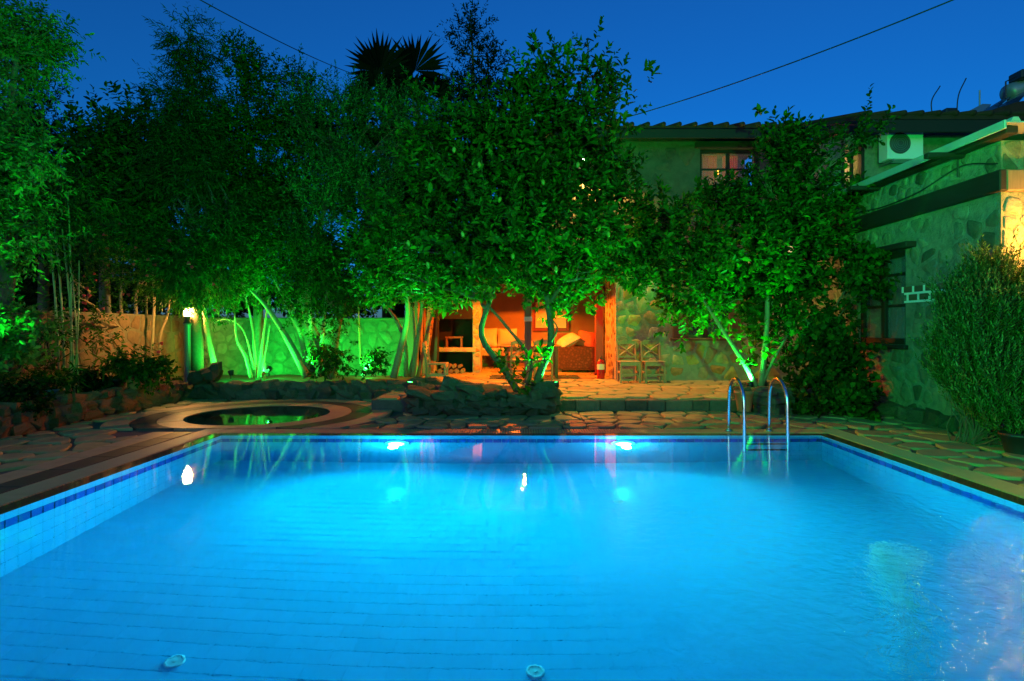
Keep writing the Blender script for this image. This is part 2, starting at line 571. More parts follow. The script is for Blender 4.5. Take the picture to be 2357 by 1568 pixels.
def round_poly(poly, cut=.22, rd=random):
    out = []
    n = len(poly)
    for k in range(n):
        a, b = poly[k], poly[(k + 1) % n]
        L = math.hypot(b[0] - a[0], b[1] - a[1])
        if L < .02: continue
        for t in (cut, 1 - cut):
            t2 = t + rd.uniform(-.06, .06)
            out.append((a[0] + (b[0] - a[0]) * t2, a[1] + (b[1] - a[1]) * t2))
    return out if len(out) > 3 else poly


def poly_stone(name, poly, mp, h, bev, mat, parent, tilt=.0, cut=.22, dome=0.0):
    """one slab: outline at the joint, a bevelled top at height h; mp maps (u, v, w) to the place"""
    poly = round_poly(poly, cut)
    n = len(poly)
    cx = sum(p[0] for p in poly) / n; cy_ = sum(p[1] for p in poly) / n
    rad = max(math.hypot(p[0] - cx, p[1] - cy_) for p in poly)
    s = max(.5, 1 - bev / rad)
    tx, ty = random.uniform(-tilt, tilt), random.uniform(-tilt, tilt)
    vs = [mp(p[0], p[1], 0) for p in poly]
    vs += [mp(p[0], p[1], h * .55) for p in poly]
    vs += [mp(cx + (p[0] - cx) * s, cy_ + (p[1] - cy_) * s, h + tx * (p[0] - cx) + ty * (p[1] - cy_) + random.uniform(-.12, .12) * h * (1 if dome else .3)) for p in poly]
    fs = [(k, (k + 1) % n, n + (k + 1) % n, n + k) for k in range(n)] + [(n + k, n + (k + 1) % n, 2 * n + (k + 1) % n, 2 * n + k) for k in range(n)]
    if dome:
        vs.append(mp(cx, cy_, h + dome))
        fs += [(2 * n + k, 2 * n + (k + 1) % n, 3 * n) for k in range(n)]
    else:
        fs.append(tuple(2 * n + k for k in range(n)))
    return MB().add(vs, fs).build(name, mat, parent, smooth=bool(dome))


def rock_mesh(seed, rough=.2):
    rd = random.Random(seed)
    vs = []; ix = {}
    for i in range(3):
        for j in range(3):
            for k in range(3):
                if i == j == k == 1: continue
                v = Vector((i - 1, j - 1, k - 1))
                L = max(1, v.length)
                v = v * (.5 * (L ** -.55)) * (1 + rd.uniform(-rough, rough))
                ix[i, j, k] = len(vs); vs.append(v)
    fs = []
    for ax in range(3):
        for side in (0, 2):
            for a in (0, 1):
                for b in (0, 1):
                    q = []
                    for da, db in ((0, 0), (1, 0), (1, 1), (0, 1)):
                        c = [0, 0, 0]; c[ax] = side; c[(ax + 1) % 3] = a + da; c[(ax + 2) % 3] = b + db
                        q.append(ix[tuple(c)])
                    fs.append(tuple(q if side == 2 else q[::-1]))
    return vs, fs


def rock_set(mat, n=8, rough=.2, seed=0):
    out = []
    for i in range(n):
        vs, fs = rock_mesh(seed * 50 + i, rough)
        out.append(MB().add(vs, fs).mesh('stone', mat, False))
    return out


def put_rock(meshes, loc, size, parent, name='stone', rot=.5):
    o = link(name, random.choice(meshes), parent, loc)
    o.scale = size
    o.rotation_euler = (random.uniform(-rot, rot) * .5, random.uniform(-rot, rot) * .5, random.uniform(-rot, rot) + random.choice((0, math.pi)))
    return o


rocks_light = rock_set(M['rock'], 12, .34, 1)
rocks_dark = rock_set(M['rock_dark'], 12, .38, 2)
rocks_brown = rock_set(M['rock_brown'], 12, .28, 3)

# ------------------------------------------------------------------ ground and deck
PX0, PX1, PY0, PY1, PD = -3.78, 3.89, 0.45, 7.22, 1.40      # pool
JX, JY, JR = -4.1, 9.02, 1.06                                 # plunge pool
LIP, GRT = .18, .30

g = MB()
A = [-700, -8.2, 6.6, 700]; B = [-300, -3.5, 10.6, 900]
for i in range(3):
    for j in range(3):
        if i == 1 and j == 1: continue
        g.add([(A[i], B[j], -.05), (A[i + 1], B[j], -.05), (A[i + 1], B[j + 1], -.05), (A[i], B[j + 1], -.05)], [(0, 1, 2, 3)])
tag(g.build('ground', M['soil']), kind='structure')

deck = empty('pool_deck')
tag(deck, kind='structure')
d = MB()
ox0, ox1, oy0, oy1 = PX0 - LIP, PX1 + LIP, PY0 - LIP, PY1 + LIP


def sheet(x0, x1, y0, y1, z=-.03):
    d.add([(x0, y0, z), (x1, y0, z), (x1, y1, z), (x0, y1, z)], [(0, 1, 2, 3)])


sq = 1.2
sheet(-8.2, ox0, -3.5, oy1); sheet(ox1, 6.6, -3.5, oy1); sheet(ox0, ox1, -3.5, oy0)
sheet(-8.2, JX - sq, oy1, 10.6); sheet(JX + sq, 6.6, oy1, 10.6)
sheet(JX - sq, JX + sq, oy1, JY - sq); sheet(JX - sq, JX + sq, JY + sq, 10.6)
N = 64
vs = []
for k in range(N):
    a = 2 * math.pi * k / N; c, s = math.cos(a), math.sin(a)
    e = sq / max(abs(c), abs(s))
    vs += [(JX + JR * c, JY + JR * s, -.03), (JX + e * c, JY + e * s, -.03)]
d.add(vs, [(2 * k, 2 * k + 1, (2 * k + 3) % (2 * N), (2 * k + 2) % (2 * N)) for k in range(N)])
d.build('mortar_bed', M['mortar'], deck)

flat = lambda z: (lambda u, v, w: (u, v, z + w))
bands_x = PX0 - LIP - GRT          # outer line of the overflow grate
RINGS = [(JR + .004, 1.40, 'flag_band'), (1.412, 1.72, 'flag_dark'), (1.732, 2.06, 'flag_band')]


def in_ring(p):
    return math.hypot(p[0] - JX, p[1] - JY) < 2.10


def cen(poly):
    return (sum(p[0] for p in poly) / len(poly), sum(p[1] for p in poly) / len(poly))


# crazy paving
for (u0, u1, v0, v1, sz, sd) in ((-6.45, bands_x - .58, 2.6, 7.75, .46, 3), (-6.45, 1.0, 7.74, 11.2, .42, 4), (1.0, 5.98, 7.74, 9.5, .40, 5), (PX1 + LIP + GRT + .01, 5.98, 2.4, 7.73, .45, 6)):
    for poly in voronoi(u0, u1, v0, v1, sz, .045, .42, sd):
        c = cen(poly)
        if in_ring(c): continue
        if c[1] > 9.15 and -1.5 < c[0] < .4: continue
        poly_stone('flagstone', poly, flat(-.029), .029 + random.uniform(-.004, .004), .02, M['flag'], deck, .008)
# straight bands of dressed stone beside the pool on the left
y = 1.5
while y < 7.45:
    L = random.uniform(.45, .7)
    y2 = min(y + L, 7.50)
    MB().cbox(bands_x - .275, bands_x - .006, y, y2 - .006, -.029, .003, .006).build('dark_band_slab', M['flag_dark'], deck)
    MB().cbox(bands_x - .57, bands_x - .285, y, y2 - .006, -.029, .0, .006).build('pale_band_slab', M['flag_band'], deck)
    y = y2
# ring stones round the plunge pool
plunge = empty('plunge_pool', (0, 0, 0))
tag(plunge, 'small round plunge pool set in curved stone rings beside the big pool', 'plunge pool')
for (r0, r1, mt) in RINGS:
    n = int(2 * math.pi * r1 / .42)
    for k in range(n):
        a0 = 2 * math.pi * k / n; a1 = 2 * math.pi * (k + 1) / n - .008 / r1
        am = (a0 + a1) / 2
        if JY + r0 * math.sin(am) < 7.76 and r0 > 1.2: continue
        pts = [(r0, a0), (r1, a0), (r1, (a0 + a1) / 2), (r1, a1), (r0, a1), (r0, (a0 + a1) / 2)]
        if min(JY + r * math.sin(a) for r, a in pts) < 7.735:
            pts = [(r, a) for r, a in pts]
        xy = [(JX + r * math.cos(a), max(7.735, JY + r * math.sin(a))) for r, a in pts]
        zt = .006 + random.uniform(-.002, .002)
        vs = [(x, y, -.029) for x, y in xy] + [(x, y, zt) for x, y in xy]
        n6 = 6
        fs = [(i, (i + 1) % n6, n6 + (i + 1) % n6, n6 + i) for i in range(n6)] + [tuple(range(n6, 2 * n6))]
        MB().add(vs, fs).build('ring_stone', M[mt], plunge)
MB().lathe([(JR + .03, -.0295), (JR + .03, -.9), (0.0001, -.9)], 48, (JX, JY, 0)).build('basin', M['soot_black'], plunge, True)
cv = [(JX, JY, -.001)] + [(JX + (JR + .003) * math.cos(2 * math.pi * k / 64), JY + (JR + .003) * math.sin(2 * math.pi * k / 64), -.001) for k in range(64)]
pw = MB().add(cv, [(0, k + 1, (k + 1) % 64 + 1) for k in range(64)]).build('plunge_pool_water', M['water_dark'])
tag(pw, kind='structure')

# ------------------------------------------------------------------ swimming pool
pool = empty('swimming_pool', (0, 0, 0))
tag(pool, 'large rectangular pool with pale blue tiles and a cobalt tile border', 'swimming pool')
e = .06
floor = MB().box(PX0 - e, PX1 + e, PY0 - e, PY1 + e, -PD - .2, -PD).build('basin_floor', M['cyan_grout'], pool)
far = MB().box(PX0 - e, PX1 + e, PY1 + .006, PY1 + LIP, -PD, -.02).build('basin_wall', M['cyan_grout'], pool)
lef = MB().box(PX0 - LIP, PX0 - .006, PY0, PY1, -PD, -.02).build('basin_wall', M['cyan_grout'], pool)
rig = MB().box(PX1 + .006, PX1 + LIP, PY0, PY1, -PD, -.02).build('basin_wall', M['cyan_grout'], pool)
nea = MB().box(PX0 - e, PX1 + e, PY0 - LIP, PY0 - .006, -PD, -.02).build('basin_wall', M['cyan_grout'], pool)
# floor tiles 25 x 12.5 cm, running bond; the nearest ones are pieces of their own
tw, th = .25, .125
tm = MB().cbox(-tw / 2 + .0009, tw / 2 - .0009, -th / 2 + .0009, th / 2 - .0009, 0, .0032, .0006).mesh('tile', M['tile_light'])
rest = MB()
cnt = 0
row = 0
y = 3.30
while y + th < PY1 + .001:
    x = PX0 + tw / 2 - (tw / 2 if row % 2 else 0)
    while x < PX1:
        lo, hi = max(PX0, x - tw / 2), min(PX1, x + tw / 2)
        if hi - lo > .05:
            z = -PD + random.uniform(-.0003, .0003)
            vis = abs(x) < .92 * (y + th / 2) + .3
            if cnt < 295 and hi - lo > tw - .01 and vis:
                link('tile', tm, floor, (x, y + th / 2, z)); cnt += 1
            else:
                z = -PD + random.uniform(.0028, .0035)
                rest.add([(lo + .003, y + .003, z), (hi - .003, y + .003, z), (hi - .003, y + th - .003, z), (lo + .003, y + th - .003, z)], [(0, 1, 2, 3)])
        x += tw
    y += th; row += 1
y = 3.30 - th
while y > PY0 - .01:
    x = PX0
    while x < PX1 - .1:
        rest.add([(x + .003, y + .003, -PD + .003), (min(PX1, x + tw) - .003, y + .003, -PD + .003), (min(PX1, x + tw) - .003, y + th - .003, -PD + .003), (x + .003, y + th - .003, -PD + .003)], [(0, 1, 2, 3)])
        x += tw
    y -= th
tag(rest.build('floor_tiles_farther', M['tile_light'], floor), kind='stuff')


# wall tiles: a pale row, the cobalt row, then pale rows to the floor
def wall_tiles(parent, a0, a1, mp, indiv=True):
    w, h1, h2 = .112, .20, .40
    pale = MB()
    bm_ = None
    t = a0
    k = 0
    while t < a1 - .02:
        t2 = min(t + w, a1)
        for z0, z1 in ((-.0, -.196),) + tuple((-h2 - .003 - .25 * r, -min(h2 + .25 * (r + 1), PD)) for r in range(4)):
            if z0 <= -PD + .02: continue
            pale.add([mp(t + .0006, z0, .0055), mp(t2 - .0006, z0, .0055), mp(t2 - .0006, z1 + .001, .0055), mp(t + .0006, z1 + .001, .0055)], [(0, 1, 2, 3)])
        pale.add([mp(t, -h1 - .001, .003), mp(t2, -h1 - .001, .003), mp(t2, -h2, .003), mp(t, -h2, .003)], [(0, 1, 2, 3)])
        c0, c1, za, zb = t + .006, t2 - .006, -h1 - .003, -h2 + .003
        j = random.uniform(.0058, .0075)
        vs = [mp(c0, zb, 0), mp(c1, zb, 0), mp(c1, za, 0), mp(c0, za, 0)] + [mp(c0, zb, j), mp(c1, zb, j), mp(c1, za, j), mp(c0, za, j)]
        if indiv:
            MB().add(vs, [(4, 5, 6, 7), (0, 1, 5, 4), (1, 2, 6, 5), (2, 3, 7, 6), (3, 0, 4, 7)]).build('border_tile', M['tile_blue'], parent)
        t = t2; k += 1
    tag(pale.build('pale_wall_tiles', M['tile_light'], parent), kind='stuff')


wall_tiles(far, PX0, PX1, lambda t, z, w: (t, PY1 + .006 - w, z))
wall_tiles(lef, 2.6, PY1, lambda t, z, w: (PX0 - .006 + w, t, z))
wall_tiles(rig, 2.6, PY1, lambda t, z, w: (PX1 + .006 - w, t, z))
for par, a1, mp in ((lef, 2.6, lambda t, z, w: (PX0 - .006 + w, t, z)), (rig, 2.6, lambda t, z, w: (PX1 + .006 - w, t, z))):
    wall_tiles(par, PY0, a1, mp, False)
wall_tiles(nea, PX0, PX1, lambda t, z, w: (t, PY0 - .006 + w, z), False)

# flat overflow lip, wet, and the slatted overflow grate
for (x0, x1, y0, y1) in ((PX0 - LIP, PX1 + LIP, PY1 + .007, PY1 + LIP), (PX0 - LIP, PX0 - .007, PY0, PY1 + .005), (PX1 + .007, PX1 + LIP, PY0, PY1 + .005), (PX0 - LIP, PX1 + LIP, PY0 - LIP, PY0 - .007)):
    MB().box(x0, x1, y0, y1, -.018, -.004).build('overflow_lip', M['lip'], pool)
gx0, gx1, gy1 = PX0 - LIP, PX1 + LIP, PY1 + LIP


def grate(parent_name, a0, a1, mp, lo=None):
    """slats across a channel; the nearest are pieces, far ones stay joined"""
    r = empty(parent_name, (0, 0, 0), 0, pool)
    t = a0
    many = MB()
    while t < a1:
        vs = [mp(t + .005, .012, -.02), mp(t + .029, .012, -.02), mp(t + .029, GRT - .012, -.02), mp(t + .005, GRT - .012, -.02)]
        vs += [mp(t + .005, .012, .002), mp(t + .029, .012, .002), mp(t + .029, GRT - .012, .002), mp(t + .005, GRT - .012, .002)]
        fs = [(4, 5, 6, 7), (0, 1, 5, 4), (1, 2, 6, 5), (2, 3, 7, 6), (3, 0, 4, 7)]
        if lo is not None and t > lo: MB().add(vs, fs).build('slat', M['grate'], r)
        else: many.add(vs, fs)
        t += .034
    if many.v: tag(many.build('grate_slats', M['grate'], r), kind='stuff')
    return r


grate('overflow_grate', 1.5, gy1 + GRT, lambda t, u, w: (gx1 + u, t, w), 4.0)
grate('overflow_grate', gx0, gx1, lambda t, u, w: (t, gy1 + u, w))
grate('overflow_grate', 1.5, gy1 + GRT, lambda t, u, w: (gx0 - u, t, w))

# the water itself
nx, ny = 8, 8
w = MB()
zt, zb = -.003, -PD - .1
x0, x1, y0, y1 = PX0 - .003, PX1 + .003, PY0 - .003, PY1 + .003
w.box(x0, x1, y0, y1, zb, zt)
tag(w.build('pool_water', M['water']), kind='structure')

# underwater lamps in the far wall
for lx, lab in ((-1.53, 'round underwater pool light glowing white in the far wall, left one'), (1.35, 'round underwater pool light glowing white in the far wall, right one')):
    pl = empty('pool_light', (lx, PY1, -.42))
    tag(pl, lab, 'pool light', 'underwater lights of the pool')
    rot = Matrix.Rotation(R(90), 4, 'X')
    MB().lathe([(.16, 0), (.165, .02), (.15, .035), (.125, .035), (.12, .02)], 28, cap=False).xf(rot).build('trim_ring', M['white_plastic'], pl, True)
    lamp('pool_halo_fill', (lx, PY1 - .20, -.40), (.02, .84, .95), 40, 'POINT', .06)  # extra lamp added in the water for a halo on the far wall
    lamp('pool_beam', (lx, PY1 - .26, -.42), (.008, .80, .90), 760, 'SPOT', .06, (lx * .8, PY1 - 4.5, -.85), 172, 1.0)
    MB().lathe([(.122, .02), (.115, .05), (.09, .085), (.05, .105), (.0001, .112)], 28, cap=False).xf(rot).build('lens', M['lamp_pool'], pl, True)

# floor inlets
il = MB().lathe([(.115, 0), (.115, .012), (.10, .022), (.082, .022), (.08, .012)], 28, cap=False).mesh('ring', M['white_plastic'], True)
gm = MB().lathe([(.08, .014), (.02, .016), (.0001, .016)], 24, cap=False)
for k in range(10):
    a = 2 * math.pi * k / 10
    gm.add([(math.cos(a + s_) * r_, math.sin(a + s_) * r_, .026) for r_, s_ in ((.03, -.12), (.078, -.09), (.078, .09), (.03, .12))], [(0, 1, 2, 3)])
gm.lathe([(.028, .014), (.028, .03), (.0001, .032)], 14, cap=False)
gm = gm.mesh('grille', M['white_plastic'])
for (x, y, lab) in ((-2.05, 3.38, 'round floor inlet under water, nearest one on the left'), (.11, 3.40, 'round floor inlet under water in the middle of the near edge'),
                    (2.27, 3.33, 'round floor inlet under water with bubbles rising from it'), (-1.26, 5.9, 'small far floor inlet under water below the left pool light'),
                    (1.06, 5.87, 'small far floor inlet under water below the right pool light')):
    o = empty('floor_inlet', (x, y, -PD + .003))
    o.scale = (.5, .5, .6) if y < 4 else (.4, .4, .4)
    tag(o, lab, 'inlet', 'round inlets in the pool floor')
    link('ring', il, o); link('grille', gm, o)

# column of bubbles above the right inlet
n = 22000
t = rng.random(n) ** .8
ang = rng.random(n) * 2 * np.pi
rad = (.025 + .14 * t ** 1.4) * np.sqrt(rng.random(n)) * (1 + .5 * np.sin(9 * t + ang))
cxx = 2.27 + .10 * t + .05 * np.sin(5 * t); cyy = 3.33 + .22 * t
ctr = np.stack([cxx + rad * np.cos(ang), cyy + rad * np.sin(ang), -PD + .03 + t * (PD - .05)], 1)
sz = .0018 + .0035 * rng.random(n) ** 2
oct_ = np.array([(1, 0, 0), (-1, 0, 0), (0, 1, 0), (0, -1, 0), (0, 0, 1), (0, 0, -1)], float)
of = np.array([(0, 2, 4), (2, 1, 4), (1, 3, 4), (3, 0, 4), (2, 0, 5), (1, 2, 5), (3, 1, 5), (0, 3, 5)])
V = (ctr[:, None, :] + oct_[None] * sz[:, None, None]).reshape(-1, 3)
F = (of[None] + (np.arange(n) * 6)[:, None, None]).reshape(-1, 3)


def np_mesh(name, V, F, mat, smooth=False):
    me = bpy.data.meshes.new(name)
    k = F.shape[1]
    me.vertices.add(len(V)); me.vertices.foreach_set('co', np.ascontiguousarray(V, dtype=np.float32).ravel())
    me.loops.add(F.size); me.loops.foreach_set('vertex_index', np.ascontiguousarray(F, dtype=np.int32).ravel())
    me.polygons.add(len(F)); me.polygons.foreach_set('loop_start', np.arange(0, F.size, k, dtype=np.int32))
    if smooth: me.polygons.foreach_set('use_smooth', np.ones(len(F), dtype=bool))
    me.materials.append(mat)
    me.update(calc_edges=True)
    return me


m, nt, p = newmat('air_bubble')
p.inputs['Base Color'].default_value = (.96, .98, 1, 1)
p.inputs['Roughness'].default_value = .15
tr_ = nt.nodes.new('ShaderNodeBsdfTranslucent'); tr_.inputs[0].default_value = (.98, 1, 1, 1)
mx = nt.nodes.new('ShaderNodeMixShader'); mx.inputs[0].default_value = .6
nt.links.new(p.outputs[0], mx.inputs[1]); nt.links.new(tr_.outputs[0], mx.inputs[2])
nt.links.new(mx.outputs[0], nt.nodes['Material Output'].inputs[0])
M['bubble'] = m
tag(link('bubbles', np_mesh('bubbles', V, F, M['bubble'], True)), 'column of fine bubbles rising through the pool water', 'bubbles', kind='stuff')

# pool ladder
lad = empty('pool_ladder', (3.1, 7.1, 0))
tag(lad, 'polished steel pool ladder with two arched handrails at the far edge', 'pool ladder')
for sx, nm in ((-.27, 'handrail'), (.27, 'handrail')):
    pts = [(sx, .46, 0.0), (sx, .44, .30), (sx, .42, .52), (sx, .36, .655), (sx, .24, .72), (sx, .10, .69), (sx, -.02, .58), (sx, -.06, .40), (sx, -.07, .0), (sx, -.075, -.40), (sx, -.07, -.78)]
    MB().tube(smooth_path(pts, 4), .022, 12).build(nm, M['steel'], lad, True)
    MB().lathe([(.055, 0), (.05, .014), (.024, .02)], 16, (sx, .46, .002)).build('flange', M['steel'], lad, True)
for z in (-.32, -.65):
    MB().cbox(-.25, .25, -.11, -.04, z - .016, z + .012, .006).build('tread', M['black'], lad)

# ------------------------------------------------------------------ terrace
TZ = .20
ter = empty('terrace')
tag(ter, kind='structure')
MB().box(-2.45, 6.0, 9.52, 18.4, -.04, TZ - .03).build('slab', M['mortar'], ter)
for poly in voronoi(-2.4, 5.95, 9.55, 18.0, .52, .035, .42, 8):
    poly_stone('flagstone', poly, flat(TZ - .029), .029 + random.uniform(-.004, .004), .018, M['flag'], ter, .008)
x = .62
while x < 5.9:
    L = random.uniform(.26, .5)
    MB().cbox(x, min(x + L, 5.9) - .012, 9.47, 9.519, -.02, TZ - .02 + random.uniform(-.015, .0), .012).build('riser_stone', M['rock'], ter)
    x += L

# ------------------------------------------------------------------ low walls and planters of loose stone
lw = empty('low_stone_wall', (-6.5, 7, 0))
tag(lw, 'low dry stone wall of brown rocks along the left side of the deck', 'stone wall')


def child_rock(meshes, parent, wx, wy, wz, size, name='stone', rot=.5):
    p = parent.location
    return put_rock(meshes, (wx - p.x, wy - p.y, wz - p.z), size, parent, name, rot)


for c in range(3):
    y = 3.4 + random.uniform(0, .1)
    while y < 11.0:
        L = random.uniform(.17, .33)
        hgt = random.uniform(.13, .18)
        far_ = 1 - .18 * max(0, (y - 8) / 3)
        child_rock(rocks_brown, lw, -6.52 + random.uniform(-.03, .03) - c * .035, y + L / 2, (.07 + c * .125) * far_, (.26, L * 1.06, hgt * 1.12))
        y += L
MB().box(-.3, .05, -3.6, 4.0, -.04, .27).build('core', M['mortar'], lw, loc=(-.02, 0, 0))
bed = MB()
nb_ = 24
vs = []; fs = []
for i in range(nb_ + 1):
    for j in range(nb_ + 1):
        x = -9.5 + i * (7.2 / nb_); y = 3.2 + j * (11.2 / nb_)
        vs.append((x, y, .22 + .06 * noise.noise(Vector((x * 1.3, y * 1.3, 0)))))
for i in range(nb_):
    for j in range(nb_):
        x = -9.5 + (i + .5) * (7.2 / nb_); y = 3.2 + (j + .5) * (11.2 / nb_)
        if x > -6.65 and y < 11.25: continue
        fs.append((i * (nb_ + 1) + j, (i + 1) * (nb_ + 1) + j, (i + 1) * (nb_ + 1) + j + 1, i * (nb_ + 1) + j + 1))
tag(bed.add(vs, fs).build('planting_bed', M['soil']), kind='structure')

bw = empty('boulder_wall', (-4, 11.1, 0))
tag(bw, 'dark lumpy boulder wall holding the planting bed behind the plunge pool', 'stone wall')
for c in range(3):
    x = -6.45 + random.uniform(0, .15)
    while x < -1.75:
        L = random.uniform(.24, .46)
        hgt = random.uniform(.20, .27)
        top = .27 + .05 * math.sin(x * 2.3) - (.10 if -5.9 < x < -4.6 else 0)
        z = (.08, .20, top - .06)[c]
        child_rock(rocks_dark, bw, x + L / 2, 11.12 + random.uniform(-.05, .05) + c * .05 - (.28 if x > -2.4 and c == 0 else 0), z, (L * 1.12, .36, hgt * 1.15))
        x += L
child_rock(rocks_dark, bw, -6.0, 11.2, .52, (.34, .32, .34)); child_rock(rocks_dark, bw, -6.28, 11.15, .44, (.3, .3, .28))
child_rock(rocks_light, bw, -2.25, 10.75, .12, (.34, .3, .28)); child_rock(rocks_dark, bw, -2.55, 10.7, .10, (.3, .28, .22))
child_rock(rocks_dark, bw, -1.85, 10.95, .15, (.35, .3, .3))
MB().box(-2.3, 2.1, -.05, .25, -.04, .27).build('core', M['mortar'], bw)

cp = empty('stone_planter', (-.6, 9.4, 0))
tag(cp, 'rough stone planter with a lemon tree in front of the terrace', 'planter')


def ring_of_rocks(parent, x0, x1, y0, y1, courses, h, meshes, dpt=.26, top_jit=.04):
    for c in range(courses):
        z = h * (c + .5) / courses
        for side in range(4):
            horizontal = side in (0, 1)
            a0, a1 = (x0, x1) if horizontal else (y0 + .15, y1 - .15)
            t = a0 + random.uniform(-.05, .08)
            while t < a1 - .04:
                L = min(random.uniform(.15, .44), a1 - t + .05)
                hh = h / courses * random.uniform(1.0, 1.55)
                zz = z + (random.uniform(-.02, top_jit) if c == courses - 1 else 0)
                if horizontal:
                    child_rock(meshes, parent, t + L / 2, (y0 if side == 0 else y1) + random.uniform(-.02, .02), zz, (L * 1.15, dpt * random.uniform(.9, 1.2), hh), rot=.55)
                else:
                    o = child_rock(meshes, parent, x0 if side == 2 else x1, t + L / 2, zz, (dpt, L * 1.15, hh), rot=.55)
                t += L


ring_of_rocks(cp, -1.72, .56, 9.05, 9.85, 3, .35, rocks_light)
child_rock(rocks_light, cp, -1.05, 9.1, .45, (.3, .28, .24)); child_rock(rocks_light, cp, .42, 9.12, .42, (.34, .28, .22)); child_rock(rocks_light, cp, -.75, 9.08, .43, (.42, .3, .16))
MB().box(-1.05, 1.10, -.3, .42, -.03, .32).build('earth_fill', M['soil'], cp)
rp = empty('stone_planter', (4.6, 9.6, 0))
tag(rp, 'low stone planter beside the pool ladder with a citrus tree', 'planter')
ring_of_rocks(rp, 3.85, 5.7, 9.2, 10.1, 3, .40, rocks_light)
MB().box(-.72, 1.05, -.36, .46, -.03, .36).build('earth_fill', M['soil'], rp)


# ------------------------------------------------------------------ walls of coursed rubble
def wall_stones(parent, u0, u1, v0, v1, size, mp, mat, keep=.8, h=.02, gap=.03, seed=1, skip=None, dome=.012, name='stone', cut=.22):
    n = 0
    for poly in voronoi(u0, u1, v0, v1, size, gap, .44, seed):
        c = cen(poly)
        if random.random() > keep: continue
        if skip and skip(*c): continue
        sh = random.uniform(.82, 1.0)
        poly = [(c[0] + (p[0] - c[0]) * sh, c[1] + (p[1] - c[1]) * sh) for p in poly]
        poly_stone(name, poly, mp, h * random.uniform(.4, 1.3), .02, mat, parent, .02, cut, dome * random.uniform(.3, 1.3)); n += 1
    return n


def yface(Y):
    return lambda u, v, w: (u, Y - w, v)


gw = empty('garden_wall')
tag(gw, 'rough rendered stone garden wall lit bright green behind the tree stems', 'garden wall')
MB().box(-8.3, -2.46, 14.1, 14.4, -.04, 1.60).build('core', M['garden_mortar'], gw)
MB().cbox(-8.3, -2.46, 14.04, 14.46, 1.60, 1.66, .015).build('coping', M['garden_mortar'], gw)
wall_stones(gw, -8.2, -2.5, .2, 1.58, .26, yface(14.1), M['garden_stone'], .9, .018, .03, 21, dome=.010, cut=.13)
lg = empty('garden_wall')
tag(lg, 'brown stone garden wall behind the pots and shrubs on the left', 'garden wall')
MB().box(-8.6, -8.3, 4.0, 14.1, -.04, 1.7).build('core', M['garden_mortar'], lg)
wall_stones(lg, 5.2, 14.0, .2, 1.68, .34, lambda u, v, w: (-8.3 + w, u, v), M['rock_brown'], .9, .02, .03, 22, dome=.012, cut=.12)

# ------------------------------------------------------------------ the house
HY = 12.9
house = empty('stone_house')
tag(house, 'two storey stone house with dark eaves behind the lemon trees', 'house')
EZ = 5.72       # eaves
# openings: lower window (shuttered), upper window
LWx0, LWx1, LWz0, LWz1 = 3.57, 5.13, 1.17, 2.55
UWx0, UWx1, UWz0, UWz1 = 4.18, 5.55, 4.52, 5.50
body = MB()
body2 = MB()
xs = [2.26, LWx0, UWx0, LWx1, UWx1, 6.6]
zs = [0, LWz0, LWz1, 3.05, UWz0, UWz1, EZ]
for i in range(5):
    for j in range(6):
        xm, zm = (xs[i] + xs[i + 1]) / 2, (zs[j] + zs[j + 1]) / 2
        if LWx0 < xm < LWx1 and LWz0 < zm < LWz1: continue
        if UWx0 < xm < UWx1 and UWz0 < zm < UWz1: continue
        (body if j < 3 else body2).box(xs[i], xs[i + 1], HY, HY + .45, zs[j], zs[j + 1])
wl = body.build('wall', M['house_mortar'], house)
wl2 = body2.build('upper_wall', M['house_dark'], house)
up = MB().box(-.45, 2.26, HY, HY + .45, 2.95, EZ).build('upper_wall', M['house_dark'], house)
sidew = MB().box(2.262, 2.7, HY + .452, 15.1, 0, 2.95).build('porch_side_wall', M['house_mortar'], house)


def skip_win(u, v):
    return (LWx0 - .14 < u < LWx1 + .14 and LWz0 - .12 < v < LWz1 + .14) or (UWx0 - .14 < u < UWx1 + .14 and UWz0 - .12 < v < UWz1 + .14)


wall_stones(wl, 2.30, 6.0, .22, 3.0, .30, yface(HY), M['house_stone'], .85, .014, .05, 31, skip_win, dome=.008, cut=.13)
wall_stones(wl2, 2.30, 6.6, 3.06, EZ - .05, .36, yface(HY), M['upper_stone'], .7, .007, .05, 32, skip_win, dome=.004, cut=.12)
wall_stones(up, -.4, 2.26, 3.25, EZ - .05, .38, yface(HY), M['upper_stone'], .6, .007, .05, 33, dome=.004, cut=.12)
wall_stones(sidew, HY + .03, 15.08, .22, 2.93, .21, lambda u, v, w: (2.262 - w, u, v), M['rock_brown'], .5, .010, .06, 34, dome=.006, cut=.3)
# porch interior
MB().box(-2.46, 4.0, 18.2, 18.5, 0, 2.95).build('porch_back_wall', M['plaster'], house)
MB().box(2.7, 3.0, 15.1, 18.2, 0, 2.95).build('porch_inner_wall', M['plaster'], house)
MB().box(-2.75, -2.46, 14.0, 18.5, 0, 2.95).build('porch_inner_wall', M['plaster'], house)
MB().box(-2.75, 4.0, HY + .452, 18.5, 2.952, 3.1).build('porch_ceiling', M['wood_dark'], house)
for k in range(7):
    x = -2.2 + k * .72
    MB().cbox(x, x + .12, HY + .46, 18.19, 2.80, 2.95, .01).build('ceiling_joist', M['wood_beam'], house)
MB().cbox(-2.46, 2.255, HY + .02, HY + .30, 2.72, 2.945, .012).build('porch_lintel', M['wood_beam'], house)
wall_stones(house, -2.4, 2.68, .22, 1.05, .30, yface(18.2), M['house_stone'], .9, .02, .03, 35)
